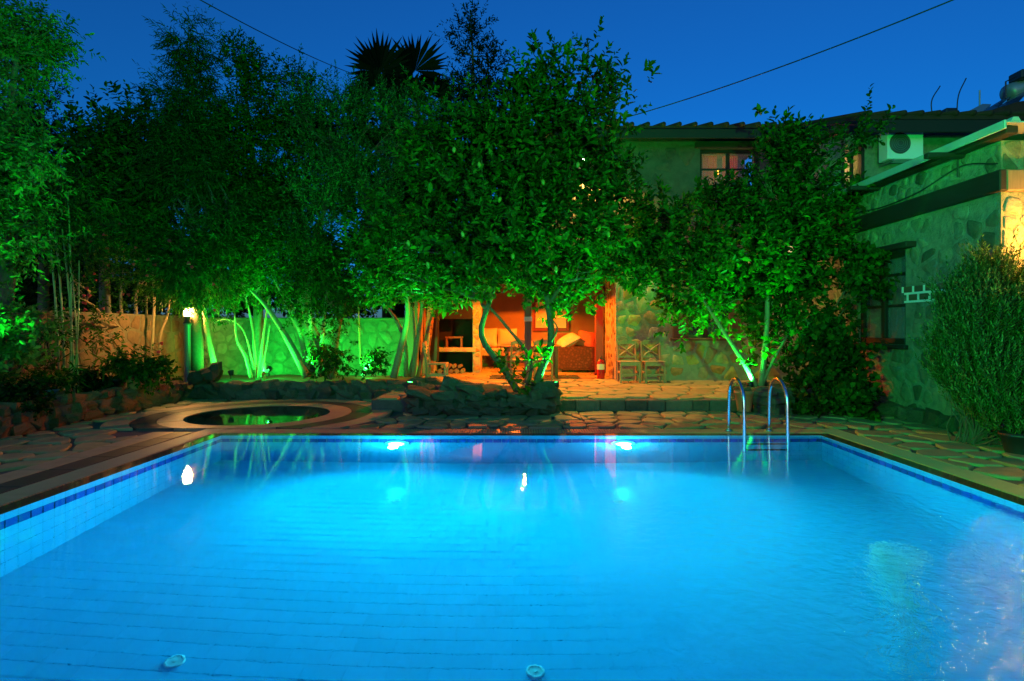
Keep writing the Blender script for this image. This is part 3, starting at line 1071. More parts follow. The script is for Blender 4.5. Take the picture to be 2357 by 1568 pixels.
# wooden window in the porch back wall
pw_ = empty('porch_window', (0, 0, 0), 0, house)
for (a, b, c_, d_) in ((.50, .58, 1.32, 2.35), (1.60, 1.68, 1.32, 2.35), (.58, 1.60, 1.32, 1.40), (.58, 1.60, 2.27, 2.35), (1.06, 1.12, 1.40, 2.27)):
    MB().cbox(a, b, 18.12, 18.199, c_, d_, .008).build('frame_bar', M['wood_red'], pw_)
for a in (.60, 1.14):
    MB().box(a, a + .44, 18.165, 18.185, 1.42, 2.25).build('curtain', M['curtain'], pw_)
# roof over the main house: boards, fascia and tile ends
rf = empty('roof', (0, 0, 0), 0, house)
vs = [(-.75, HY - .55, EZ + .05), (6.6, HY - .55, EZ + .05), (6.6, HY + 4, EZ + 1.3), (-.75, HY + 4, EZ + 1.3)]
vs += [(x, y_, z + .05) for x, y_, z in vs]
MB().add(vs, [(3, 2, 1, 0), (4, 5, 6, 7), (0, 1, 5, 4), (1, 2, 6, 5), (2, 3, 7, 6), (3, 0, 4, 7)]).build('roof_deck', M['roof_tile'], rf)
MB().cbox(-.75, 6.6, HY - .52, HY - .48, EZ - .16, EZ + .045, .006).build('fascia', M['wood_dark'], rf)
MB().box(-.7, 6.55, HY - .478, HY + .1, EZ + .0, EZ + .02).build('soffit', M['wood_dark'], rf)
x = -.6
while x < 6.5:
    sl = 1.25 / 4.55
    MB().tube([(x, HY - .60, EZ + .115), (x, HY + 3.9, EZ + .115 + 4.5 * sl)], .055, 8).build('tile_rib', M['roof_tile'], rf, True)
    x += .345
# windows of the house
def casement(name, x0, x1, z0, z1, Y, mat, open_left, curt, parent):
    wv = empty(name, (0, 0, 0), 0, parent)
    t = .075
    for (a, b, c_, d_) in ((x0, x0 + t, z0, z1), (x1 - t, x1, z0, z1), (x0 + t, x1 - t, z0, z0 + t), (x0 + t, x1 - t, z1 - t, z1), ((x0 + x1) / 2 - .035, (x0 + x1) / 2 + .035, z0 + t, z1 - t)):
        MB().cbox(a + .001, b - .001, Y + .10, Y + .20, c_ + .001, d_ - .001, .008).build('frame_bar', mat, wv)
    for a, b in ((x0 + t, (x0 + x1) / 2 - .035), ((x0 + x1) / 2 + .035, x1 - t)):
        zc = z0 + (z1 - z0) * .55
        MB().box(a, b, Y + .13, Y + .17, zc - .02, zc + .02).build('glazing_bar', mat, wv)
        MB().box(a + .002, b - .002, Y + .148, Y + .153, z0 + t, z1 - t).build('pane', M['glass'], wv)
    MB().cbox(x0 - .12, x1 + .12, Y - .05, Y + .12, z1 + .002, z1 + .13, .01).build('lintel', mat, wv)
    MB().cbox(x0 - .08, x1 + .08, Y - .05, Y + .12, z0 - .06, z0 - .002, .01).build('sill', mat, wv)
    if curt:
        n = 26
        for a, b in ((x0 + .16, x0 + .50), (x0 + .62, x0 + .98)):
            vs = []
            for k in range(n + 1):
                xx = a + (b - a) * k / n
                yy = Y + .30 + .02 * math.sin(k * 1.5)
                vs += [(xx, yy, z0 + .05), (xx, yy, z1 - .08)]
            MB().add(vs, [(2 * k, 2 * k + 2, 2 * k + 3, 2 * k + 1) for k in range(n)]).build('curtain', curt, wv, True)
        MB().box(x0 - .3, x1 + .3, Y + 1.6, Y + 1.7, z0 - .4, z1 + .2).build('room_wall', M['plaster'], wv)
        MB().box(x0 - .3, x1 + .3, Y + .46, Y + 1.6, z1 + .2, z1 + .25).build('room_ceiling', M['plaster'], wv)
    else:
        MB().box(x0 - .1, x1 + .1, Y + .42, Y + .46, z0 - .1, z1 + .1).build('unlit_room_panel', M['soot_black'], wv)  # black panel standing in for the unlit room behind the panes
    return wv


casement('window', UWx0, UWx1, UWz0, UWz1, HY, M['wood_dark'], 0, M['curtain_red'], house)
lwn = casement('window', LWx0, LWx1, LWz0, LWz1, HY, M['wood_brown'], 0, None, house)
MB().cbox(LWx0 - .02, LWx0 + .34, HY - .045, HY - .003, LWz0 + .01, LWz1 - .01, .008).build('shutter', M['wood_brown'], lwn)
MB().cbox(LWx1 - .3, LWx1 + .02, HY - .045, HY - .003, LWz0 + .01, LWz1 - .01, .008).build('shutter', M['wood_brown'], lwn)
lamp('room_light', (4.85, HY + .9, 5.2), (1, .24, .02), 9, 'POINT', .08)

# right wing of the house, a little nearer, with its own eaves
wing = empty('house_wing')
tag(wing, 'right wing of the stone house with an air conditioner and dark sloping eaves', 'house')
WY = 12.0
wb = MB()
wb.box(6.6, 6.9, WY, WY + .4, 0, 5.5); wb.box(7.35, 13.5, WY, WY + .4, 0, 5.5); wb.box(6.9, 7.35, WY, WY + .4, 0, 4.2); wb.box(6.9, 7.35, WY, WY + .4, 5.3, 5.5)
wb.box(6.6, 6.65, WY + .4, HY + .4, 0, 5.5)
wwl = wb.build('wall', M['annex_mortar'], wing)
MB().box(6.8, 7.45, WY + .6, WY + .65, 4.1, 5.4).build('curtain', M['curtain'], wing)
lamp('landing_light', (7.12, WY + .46, 5.0), (1, .62, .2), 6, 'POINT', .05)
MB().cbox(6.88, 6.95, WY - .03, WY + .08, 4.2, 5.3, .008).build('door_frame', M['wood_dark'], wing)
MB().cbox(7.30, 7.37, WY - .03, WY + .08, 4.2, 5.3, .008).build('door_frame', M['wood_dark'], wing)
MB().cbox(7.10, 7.14, WY - .02, WY + .07, 4.2, 5.3, .006).build('door_frame', M['wood_dark'], wing)
vs = [(6.9, WY - .75, 5.55), (14, WY - .75, 5.55), (14, WY + 4.5, 7.0), (6.9, WY + 4.5, 7.0)]
vs += [(x, y_, z + .08) for x, y_, z in vs]
MB().add(vs, [(3, 2, 1, 0), (4, 5, 6, 7), (0, 1, 5, 4), (1, 2, 6, 5), (2, 3, 7, 6), (3, 0, 4, 7)]).build('roof_deck', M['roof_tile'], wing)
MB().cbox(6.9, 14, WY - .74, WY - .69, 5.30, 5.548, .008).build('fascia', M['wood_dark'], wing)
x = 7.0
while x < 13.8:
    MB().tube([(x, WY - .80, 5.66), (x, WY + 4.4, 5.66 + 5.2 * 1.45 / 5.25)], .055, 8).build('tile_rib', M['roof_tile'], wing, True)
    x += .345
# low connecting roof pieces
MB().cbox(6.58, 6.9, WY - .3, WY + .9, 5.42, 5.60, .02).build('eave_return', M['roof_tile'], wing)

# air conditioner on the wing
ac = empty('air_conditioner', (7.97, WY - .42, 4.86))
tag(ac, 'white boxy air conditioner unit with a round fan on the upper wall', 'air conditioner')
MB().cbox(-.37, .37, 0, .30, 0, .62, .015).build('casing', M['white_plastic'], ac)
rotx = Matrix.Rotation(R(90), 4, 'X')
MB().lathe([(.215, 0), (.215, .012), (.195, .018), (.0001, .018)], 28, cap=False).xf(Matrix.Translation((-.12, -.001, .32)) @ rotx).build('fan_grille', M['grille'], ac, True)
for r_ in (.06, .10, .14, .18):
    MB().tube([(-.12 + r_ * math.cos(a), -.026, .32 + r_ * math.sin(a)) for a in np.linspace(0, 2 * math.pi, 25)], .005, 5).build('grille_ring', M['post_metal'], ac)
for x in (-.28, .24):
    MB().cbox(x, x + .04, -.02, .44, -.05, -.002, .006).build('bracket', M['post_metal'], ac)

# ------------------------------------------------------------------ annex on the right
annex = empty('stone_annex')
tag(annex, 'single storey stone annex with a timber band and metal roof along the right side', 'building')
AX, AY0, AY1, AZ = 6.0, 7.0, 11.99, 3.70
WNy0, WNy1, WNz0, WNz1 = 8.72, 9.95, 1.12, 2.60
ab = MB()
ys = [AY0, WNy0, WNy1, AY1]; zs = [0, WNz0, WNz1, AZ]
for i in range(3):
    for j in range(3):
        if i == 1 and j == 1: continue
        ab.box(AX, AX + .5, ys[i], ys[i + 1], zs[j], zs[j + 1])
aw = ab.build('wall', M['annex_mortar'], annex)
fw = MB().box(AX + .501, 10, AY0, AY0 + .5, 0, AZ).build('front_wall', M['annex_mortar'], annex)
MB().box(AX + .501, 10, AY0 + .501, AY1, AZ - .1, AZ).build('loft_floor', M['wood_dark'], annex)
MB().box(AX + .502, 10, AY0 + .502, AY1, -.04, .02).build('indoor_floor', M['plaster'], annex)
MB().box(AX + 2.2, AX + 2.3, AY0 + .502, AY1, .02, AZ - .1).build('inner_wall', M['plaster'], annex)
skipw = lambda u, v: (WNy0 - .15 < u < WNy1 + .15 and WNz0 - .12 < v < WNz1 + .2) or (7.6 < u < 8.7 and 1.75 < v < 2.1)
xface = lambda u, v, w: (AX - w, u, v)
wall_stones(aw, AY0, AY1, .05, 3.02, .25, xface, M['annex_stone'], .8, .012, .05, 41, skipw, cut=.12, dome=.006)
wall_stones(aw, AY0, AY1, 3.34, AZ, .2, xface, M['annex_stone'], .85, .014, .04, 42, cut=.12, dome=.006)
wall_stones(fw, AX + .02, 7.2, .05, 3.02, .22, yface(AY0), M['front_stone'], .95, .02, .02, 43, dome=.01, cut=.14)
wall_stones(fw, AX + .02, 7.2, 3.34, AZ, .26, yface(AY0), M['annex_stone'], .85, .006, .04, 44, cut=.16, dome=.003)
# sloping plinth stones at the foot of the wall
for k in range(16):
    y = AY0 + .15 + k * .3
    o = put_rock(rocks_light, (AX - .06, y, .06), (.22, .36, .26), aw, 'footing_stone', .3)
# timber band
MB().cbox(AX - .09, AX - .001, AY0 - .09, AY1, 3.06, 3.32, .012).build('timber_band', M['wood_dark'], annex)
MB().cbox(AX + .0, 10, AY0 - .09, AY0 - .001, 3.06, 3.32, .012).build('timber_band', M['wood_beam'], annex)
# metal roof, ribs running along the length
MB().box(AX - .22, 10, AY0 - .34, AY1 + .0, AZ + .10, AZ + .115).build('roof_sheet', M['metal_roof'], annex)
MB().cbox(AX - .25, AX - .222, AY0 - .34, AY1, AZ + .03, AZ + .135, .005).build('edge_flashing', M['metal_roof'], annex)
x = AX - .12
while x < 9.5:
    vs = [(x - .06, -.05, 0), (x - .03, -.05, .05), (x + .03, -.05, .05), (x + .06, -.05, 0)]
    vs = [(a, AY0 - .345, AZ + .116 + c_) for a, b, c_ in vs] + [(a, AY1, AZ + .116 + c_) for a, b, c_ in vs]
    MB().add(vs, [(0, 1, 5, 4), (1, 2, 6, 5), (2, 3, 7, 6), (0, 3, 2, 1), (4, 5, 6, 7)]).build('roof_rib', M['metal_roof'], annex)
    x += .28
MB().cbox(AX - .15, AX - .002, AY0 - .25, AY1, AZ + .002, AZ + .098, .01).build('wall_plate', M['wood_dark'], annex)
for y in (7.55, 9.3, 11.0):
    MB().cbox(AX - .5, AX + .1, y, y + .10, AZ - .04, AZ + .03, .01).build('rafter_end', M['wood_dark'], annex)
# window
aww = empty('window', (0, 0, 0), 0, annex)
for (a, b, c_, d_) in ((WNy0, WNy0 + .09, WNz0, WNz1), (WNy1 - .09, WNy1, WNz0, WNz1), (WNy0 + .09, WNy1 - .09, WNz0, WNz0 + .10), (WNy0 + .09, WNy1 - .09, WNz1 - .09, WNz1), ((WNy0 + WNy1) / 2 - .05, (WNy0 + WNy1) / 2 + .05, WNz0 + .1, WNz1 - .09)):
    MB().cbox(AX + .05, AX + .17, a + .001, b - .001, c_ + .001, d_ - .001, .008).build('frame_bar', M['wood_dark'], aww)
for a, b in ((WNy0 + .09, (WNy0 + WNy1) / 2 - .05), ((WNy0 + WNy1) / 2 + .05, WNy1 - .09)):
    for zc in (WNz0 + .62, WNz0 + 1.12):
        MB().box(AX + .09, AX + .13, a, b, zc - .022, zc + .022).build('glazing_bar', M['wood_dark'], aww)
    MB().box(AX + .105, AX + .112, a, b, WNz0 + .1, WNz1 - .09).build('pane', M['glass'], aww)
n = 40
vs = []
for k in range(n + 1):
    yy = WNy0 + .05 + (WNy1 - WNy0 - .1) * k / n
    xx = AX + .36 + .025 * math.sin(k * 1.3)
    vs += [(xx, yy, WNz0), (xx, yy, WNz1)]
MB().add(vs, [(2 * k, 2 * k + 2, 2 * k + 3, 2 * k + 1) for k in range(n)]).build('curtain', M['dark_curtain'], aww, True)
MB().cbox(AX - .16, AX + .02, WNy0 - .24, WNy1 + .15, WNz1 + .002, WNz1 + .09, .012).build('lintel', M['wood_dark'], aww)
MB().cbox(AX - .06, AX + .04, WNy0 - .06, WNy1 + .06, WNz0 - .07, WNz0 - .002, .012).build('sill', M['wood_dark'], aww)
lamp('annex_room_light', (AX + 1.6, 8.9, 2.6), (1, .45, .12), 2, 'POINT', .1)
# pointed brick courses
bp = empty('brick_patch', (0, 0, 0), 0, annex)
for r_ in range(2):
    for k in range(4):
        y = 7.75 + k * .23 + (.11 if r_ else 0); z = 1.80 + r_ * .125
        MB().cbox(AX - .020, AX - .001, y, y + .19, z, z + .09, .006).build('brick', M['brick'], bp)
        MB().box(AX - .022, AX - .001, y + .192, y + .228, z, z + .09).build('white_joint', M['white_paint'], bp)
    MB().box(AX - .023, AX - .001, 7.70, 8.72, 1.80 + r_ * .125 - .033, 1.80 + r_ * .125 - .002).build('white_joint', M['white_paint'], bp)
# slack cable with brackets
cb = MB().tube(smooth_path([(AX - .03, 7.02, 3.42), (AX - .03, 7.6, 3.55), (AX - .03, 8.4, 3.40), (AX - .03, 9.2, 3.36), (AX - .03, 9.9, 3.40), (AX - .03, 10.1, 3.30)], 6), .010, 6).build('wall_cable', M['wire'])
tag(cb, 'thin dark cable sagging along the annex wall under its metal roof', 'cable')
for y in (7.65, 9.95):
    MB().tube([(AX - .02, y, 3.42), (AX - .03, y, 3.69)], .012, 6).build('cable_drop', M['wire'], cb)

# wall lamp on the annex front, just right of the view
wlamp = empty('wall_lamp', (6.45, 6.95, 2.45))
tag(wlamp, 'warm wall lamp on the rough annex front beside the rosemary', 'lamp')
MB().cbox(-.06, .06, -.03, .03, -.08, .08, .01).build('back_plate', M['black'], wlamp)
MB().tube([(0, 0, .05), (0, -.3, .2), (0, -.42, .13)], .014, 7).build('arm', M['black'], wlamp, True)
MB().lathe([(.03, -.11), (.075, -.06), (.085, .06), (.05, .11), (.0001, .13)], 16, (0, -.42, 0)).build('shade', M['lamp_wall'], wlamp, True)

# ------------------------------------------------------------------ things on the roofs
YS = 13.0
sh = empty('solar_water_heater', (10.9, YS, 6.2))
tag(sh, 'solar water heater with tilted glass panels and a tank on the roof', 'water heater')
for quad, mt in ((((2217, 262), (2258, 260), (2282, 240), (2262, 239)), 'tank'), (((2254, 261), (2282, 259), (2328, 222), (2312, 226)), 'solar_glass'), (((2298, 247), (2344, 236), (2372, 205), (2340, 218)), 'solar_glass')):
    fr_ = [P(a, b, YS + (.0 if k < 2 else .55)) - sh.location for k, (a, b) in enumerate(quad)]
    bk = [v + Vector((0, .05, -.05)) for v in fr_]
    MB().add(fr_ + bk, [(0, 1, 2, 3), (7, 6, 5, 4), (0, 4, 5, 1), (1, 5, 6, 2), (2, 6, 7, 3), (3, 7, 4, 0)]).build('panel', M[mt], sh)
q = lambda a, b, dy=0: P(a, b, YS + dy) - sh.location
MB().tube([q(2318, 218, .7), q(2322, 216, .7), q(2420, 176, .9)], [.12, .22, .24], 18).build('tank', M['tank'], sh, True)
a = q(2352, 177, .6)
MB().cbox(a.x - .17, a.x + .3, a.y - .2, a.y + .2, a.z - .11, a.z + .11, .03).build('feed_tank', M['black'], sh)
MB().tube([q(2315, 226, .5), q(2315, 188, .5), q(2338, 177, .5)], .018, 6).build('pipe', M['black'], sh)
MB().tube([q(2255, 248, .5), q(2255, 208, .5)], .018, 6).build('vent_pipe', M['tank'], sh)
vs = [P(2236, 268, YS - .2), P(2400, 268, YS - .2), P(2400, 226, YS - .1), P(2345, 234, YS - .1), P(2290, 252, YS - .1)]
hp = [v + Vector((0, 1.5, .25)) for v in vs]
MB().add(vs + hp, [(0, 1, 2, 3, 4), (9, 8, 7, 6, 5), (0, 5, 6, 1), (1, 6, 7, 2), (2, 7, 8, 3), (3, 8, 9, 4), (4, 9, 5, 0)]).build('hip_slope', M['roof_tile'], wing)
for (px, py0, py1, dx, lab) in ((2150, 272, 198, 14, 'thin bent aerial wire on the roof, left one'), (2202, 262, 180, 22, 'taller bent aerial wire on the roof beside the small box')):
    a, b, c_ = P(px, py0 + 14, 12.5), P(px - 6 if dx < 20 else px + 4, (py0 + py1) / 2, 12.5), P(px + dx, py1, 12.5)
    o = MB().tube(smooth_path([a, b, c_], 6), .012, 6).build('aerial_wire', M['wire'])
    tag(o, lab, 'aerial')
a = P(2192, 262, 12.6)
o = MB().cbox(a.x - .13, a.x + .13, a.y, a.y + .2, a.z - .12, a.z + .14, .02).build('junction_box', M['black'])
tag(o, 'small dark box standing on the roof edge between the aerials and the water heater', 'box')

# overhead cables
for (a, b, lab) in ((P(834, 178, 19.0), P(380, -45, 9.0), 'thin overhead cable crossing the sky on the left above the palm'), (P(1400, 282, 12.4), P(2290, -40, 7.5), 'thin overhead cable rising across the sky from the house roof')):
    pts = [a.lerp(b, t) - Vector((0, 0, .12 * 4 * t * (1 - t))) for t in np.linspace(0, 1, 14)]
    o = MB().tube(pts, .010, 6).build('overhead_cable', M['wire'])
    tag(o, lab, 'cable')

# ------------------------------------------------------------------ lamps
lp = empty('lamp_post', (-7.0, 12.0, .18))
tag(lp, 'grey garden lamp post with a glowing lantern beside the boulder wall', 'lamp post')
MB().lathe([(.08, 0), (.066, .03), (.064, 1.27), (.085, 1.29), (.085, 1.31)], 20).build('post', M['post_metal'], lp, True)
MB().lathe([(.10, 1.31), (.06, 1.36), (.045, 1.43), (.08, 1.46)], 20).build('neck', M['black'], lp, True)
ln = empty('lantern', (0, 0, 0), 0, lp)
MB().lathe([(.05, 1.47), (.08, 1.62), (.0001, 1.625)], 16).build('glass', M['lamp_warm'], ln, True)
for k in range(6):
    a = 2 * math.pi * (k + .5) / 6
    MB().tube([(.066 * math.cos(a), .066 * math.sin(a), 1.46), (.118 * math.cos(a), .118 * math.sin(a), 1.65)], .010, 5).build('bar', M['black'], ln)
MB().lathe([(.135, 1.65), (.12, 1.67), (.05, 1.74), (.02, 1.76), (.015, 1.80)], 18).build('cap', M['black'], ln, True)

for (x, z, w_, lab) in ((6.35, 2.87, 70, 'bright white wall lamp on the house seen through the citrus leaves'), (1.52, 5.17, 26, 'bright white lamp under the house eaves behind the lemon tree')):
    o = empty('wall_lamp', (x, HY - .03, z))
    tag(o, lab, 'lamp')
    MB().cbox(-.05, .05, -.01, .03, -.07, .07, .01).build('back_plate', M['black'], o)
    MB().tube([(0, 0, .02), (0, -.12, .08), (0, -.2, .06)], .012, 6).build('arm', M['black'], o)
    if x < 5:
        MB().lathe([(.02, .10), (.06, .09), (.11, .0), (.115, -.01)], 16, (0, -.2, 0), cap=False).build('hood', M['black'], o, True)
        lamp('downlight', (x + .02, HY - .25, z - .09), (1, .54, .12), 1150, 'SPOT', .05, (x + 1.5, HY - .7, 0), 115, .5)
    MB().lathe([(.02, .07), (.05, .03), (.06, -.02), (.04, -.06), (.0001, -.075)], 14, (0, -.2, 0)).build('bulb', M['lamp_white' if x > 5 else 'lamp_eave'], o, True)

for (x, y, z, lab) in ((.18, 14.0, 2.46, 'small orange lantern hanging from the porch ceiling above the table'), (.3, 16.6, 2.35, 'added orange fill lantern hanging deep in the porch to brighten its back wall')):
    po = empty('porch_lantern', (x, y, z))
    tag(po, lab, 'lamp', 'porch lanterns')
    MB().tube([(0, 0, .14), (0, 0, 2.79 - z)], .006, 5).build('cord', M['black'], po)
    MB().lathe([(.02, .14), (.06, .12), (.13, -.02), (.14, -.04)], 18, cap=False).build('shade', M['black'], po, True)
    MB().lathe([(.0001, .10), (.025, .09), (.03, .06), (.02, .035), (.0001, .03)], 12, cap=False).build('bulb', M['lamp_orange'], po, True)
    lamp('porch_light', (x, y, z - .05), ORANGE, 1350 if y < 15 else 400, 'SPOT', .03, (x, y - .15, 0), 168, .15)  # the rear lantern and its light are added to brighten the back wall

# green garden uplighters
for (x, y, z, tx, ty, tz, w_, cone, lab) in ((-6.2, 11.75, .50, -6.0, 13.6, 1.3, 420, 160, 'small green flood lamp behind the boulder wall near the lamp post'),
                                         (-5.1, 11.62, .55, -4.9, 13.6, 1.4, 420, 160, 'small green flood lamp behind the boulder wall in the middle'),
                                         (-3.1, 11.62, .58, -3.0, 13.6, 1.4, 460, 160, 'small green flood lamp behind the boulder wall near the porch'),
                                         (-5.85, 11.55, .50, -6.2, 11.6, 3.4, 1100, 85, 'small green flood lamp on the boulder wall pointing up into the conifer'),
                                         (-4.2, 11.6, .55, -4.5, 12.0, 4.0, 900, 85, 'small green flood lamp below the olive pointing straight up'),
                                         (-5.75, 12.75, .36, -5.6, 14.0, .9, 130, 170, 'small green flood lamp at the foot of the garden wall near the lamp post'),
                                         (-3.5, 12.9, .36, -3.4, 14.0, .9, 130, 170, 'small green flood lamp at the foot of the garden wall near the olive'),
                                         (.66, 9.62, .44, .1, 9.5, 2.6, 1000, 125, 'small green flood lamp at the right end of the lemon tree planter'),
                                         (-2.0, 10.55, .36, -1.7, 10.3, 2.8, 1000, 125, 'small green flood lamp at the right end of the boulder wall'),
                                         (4.02, 9.75, .42, 3.7, 10.0, 2.2, 950, 135, 'small green flood lamp at the foot of the citrus tree'),
                                         (-6.72, 7.1, .60, -6.9, 7.9, 3.3, 850, 62, 'small green flood lamp among the shrubs by the left wall')):
    o = empty('flood_lamp', (x, y, z - .1))
    tag(o, lab, 'flood lamp', 'green garden flood lamps')
    q = (Vector((tx, ty, tz)) - Vector((x, y, z))).to_track_quat('Z', 'Y').to_matrix().to_4x4()
    MB().lathe([(.04, -.08), (.055, -.02), (.06, .03), (.052, .03), (.048, .02)], 16, cap=False).xf(Matrix.Translation((0, 0, .1)) @ q).build('housing', M['black'], o, True)
    MB().lathe([(.048, .018), (.0001, .022)], 16, cap=False).xf(Matrix.Translation((0, 0, .1)) @ q).build('lens', M['lamp_green'], o)
    MB().tube([(0, 0, -.05), (0, 0, .06)], .012, 6).build('spike', M['black'], o)
    L = q @ Vector((0, 0, .05))
    lamp('flood_light', (x + L.x, y + L.y, z + L.z), GREEN, w_, 'SPOT', .04, (tx, ty, tz), cone, .7)

# ------------------------------------------------------------------ furniture
def make_chair(loc, rz, label, group):
    """cross-back wooden chair, front towards -y"""
    o = empty('wooden_chair', loc, rz)
    tag(o, label, 'chair', group)
    w, dp, sh_, H = .225, .21, .47, .93
    MB().cbox(-w, w, -dp, dp - .03, sh_ - .03, sh_, .008).build('seat', M['wood'], o)
    MB().cbox(-w + .012, w - .012, -dp + .01, -dp + .03, sh_ - .10, sh_ - .031, .004).build('apron', M['wood'], o)
    for sx in (-1, 1):
        x0 = sx * (w - .022)
        MB().cbox(x0 - .02, x0 + .02, -dp + .002, -dp + .042, 0, sh_ - .031, .005).build('leg', M['wood'], o)
        MB().tube([(x0, dp - .02, 0), (x0, dp - .02, sh_), (x0, dp + .05, H - .04)], [.027, .027, .024], 4).build('leg', M['wood'], o)
        MB().cbox(x0 - .012, x0 + .012, -dp + .044, dp - .045, .20, .24, .004).build('stretcher', M['wood'], o)
    MB().cbox(-w + .045, w - .045, -dp + .012, -dp + .034, .16, .20, .004).build('stretcher', M['wood'], o)
    pts = []
    # arched top rail
    vs = []
    for k in range(9):
        x = -w - .005 + (2 * w + .01) * k / 8
        zz = H - .045 + .045 * (1 - abs(2 * k / 8 - 1) ** 1.6)
        for yy in (dp + .03, dp + .055):
            vs += [(x, yy, H - .10), (x, yy, zz)]
    fs = []
    for k in range(8):
        a = 4 * k; b = 4 * (k + 1)
        fs += [(a, b, b + 1, a + 1), (a + 3, b + 3, b + 2, a + 2), (a + 1, b + 1, b + 3, a + 3), (a + 2, b + 2, b, a)]
    fs += [(0, 1, 3, 2), (32, 34, 35, 33)]
    MB().add(vs, fs).build('top_rail', M['wood'], o)
    MB().cbox(-w + .04, w - .04, dp - .005, dp + .02, sh_ + .06, sh_ + .10, .004).build('lower_rail', M['wood'], o)
    for sx in (-1, 1):
        a = Vector((sx * (w - .05), dp + .01, sh_ + .10)); b = Vector((-sx * (w - .05), dp + .042, H - .10))
        MB().tube([a, b], .021, 4).build('cross_slat', M['wood'], o)
    return o


G = 'cross-back wooden chairs'
make_chair((2.46, 12.45, TZ), 0, 'wooden cross-back chair against the house wall, the one beside the fire extinguisher', G)
make_chair((3.00, 12.45, TZ), 0, 'wooden cross-back chair against the house wall, the one farther from the porch', G)
make_chair((-1.66, 11.75, TZ), R(90), 'wooden chair at the end of the boulder wall, turned sideways', G)
make_chair((.62, 13.25, TZ), R(176), 'wooden chair pushed to the near side of the porch table, right one', G)
make_chair((.06, 13.2, TZ), R(184), 'wooden chair pushed to the near side of the porch table, left one', G)

tb = empty('porch_table', (.35, 13.95, TZ))
tag(tb, 'dark wooden dining table under the porch behind the lemon tree', 'table')
MB().cbox(-.72, .72, -.42, .42, .72, .77, .01).build('table_top', M['wood_brown'], tb)
MB().cbox(-.64, .64, -.35, .35, .63, .718, .006).build('apron', M['wood_brown'], tb)
for sx in (-1, 1):
    for sy in (-1, 1):
        MB().cbox(sx * .60 - .04, sx * .60 + .04, sy * .32 - .04, sy * .32 + .04, 0, .628, .008).build('leg', M['wood_brown'], tb)

db = empty('wooden_daybed', (-.68, 17.25, TZ))
tag(db, 'low wooden daybed against the porch back wall', 'daybed')
MB().cbox(-.62, .72, -.38, .55, .38, .52, .012).build('frame', M['wood'], db)
for sx in (-.52, .62):
    for sy in (-.30, .45):
        MB().cbox(sx - .06, sx + .06, sy - .05, sy + .05, 0, .379, .01).build('leg', M['wood'], db)
MB().cbox(-.58, .68, -.34, .50, .521, .60, .03).build('mattress', M['cushion'], db)


def pillow(name, loc, size, rot, mat, label, group):
    vs = []; fs = []
    n = 12
    for i in range(n + 1):
        for j in range(n + 1):
            u, v = -1 + 2 * i / n, -1 + 2 * j / n
            t = max(0, (1 - abs(u) ** 3) * (1 - abs(v) ** 3)) ** .5
            k = 1 - .06 * (1 - abs(u)) * abs(v) - .06 * (1 - abs(v)) * abs(u)
            vs += [(u * k * size[0] / 2, v * k * size[1] / 2, t * size[2] / 2), (u * k * size[0] / 2, v * k * size[1] / 2, -t * size[2] / 2)]
    idx = lambda i, j, s: 2 * (i * (n + 1) + j) + s
    for i in range(n):
        for j in range(n):
            fs.append((idx(i, j, 0), idx(i + 1, j, 0), idx(i + 1, j + 1, 0), idx(i, j + 1, 0)))
            fs.append((idx(i, j, 1), idx(i, j + 1, 1), idx(i + 1, j + 1, 1), idx(i + 1, j, 1)))
    o = MB().add(vs, fs).build(name, mat, None, True, loc)
    o.rotation_euler = rot
    tag(o, label, 'cushion', group)
    return o


G = 'cushions on the porch seats'
pillow('cushion', (-.95, 17.72, TZ + .92), (.66, .60, .26), (R(78), 0, 0), M['cushion'], 'large pale cushion leaning on the porch wall above the daybed, left one', G)
pillow('cushion', (-.30, 17.72, TZ + .92), (.62, .58, .26), (R(76), 0, R(4)), M['cushion'], 'large pale cushion leaning on the porch wall above the daybed, right one', G)
sf = empty('wooden_settle', (1.72, 15.75, TZ))
tag(sf, 'low settle covered with a dark patterned rug in the porch corner', 'settle')
MB().cbox(-.62, .62, -.45, .5, .08, .66, .03).build('base', M['wood_brown'], sf)
rug, ntr, pr = newmat('patterned_rug')
vo = ntr.nodes.new('ShaderNodeTexVoronoi'); vo.inputs['Scale'].default_value = 14
tcr = ntr.nodes.new('ShaderNodeTexCoord'); ntr.links.new(tcr.outputs['Object'], vo.inputs['Vector'])
ntr.links.new(ramp(ntr, vo.outputs['Distance'], [(.16, .07, .04), (.09, .03, .02), (.05, .02, .015), (.11, .045, .03)]), pr.inputs['Base Color'])
pr.inputs['Roughness'].default_value = .95
MB().cbox(-.60, .58, -.475, -.452, .10, .665, .008).build('rug_front', rug, sf)
MB().cbox(-.60, .58, -.474, .48, .667, .69, .008).build('rug_top', rug, sf)
MB().cbox(-.62, .62, .50, .58, .08, 1.05, .02).build('backrest', M['wood_brown'], sf)
for sx in (-.55, .55):
    for sy in (-.38, .42):
        MB().cbox(sx - .05, sx + .05, sy - .05, sy + .05, 0, .079, .008).build('foot', M['wood_brown'], sf)
pillow('cushion', (1.42, 15.65, TZ + .86), (.62, .5, .28), (R(14), R(-28), R(10)), M['cushion'], 'plump pale cushion lying on the patterned settle, nearer the table', G)
pillow('cushion', (1.95, 15.75, TZ + .90), (.55, .48, .24), (R(60), R(10), R(-14)), M['cushion_red'], 'reddish cushion propped on the patterned settle beside the maroon post', G)

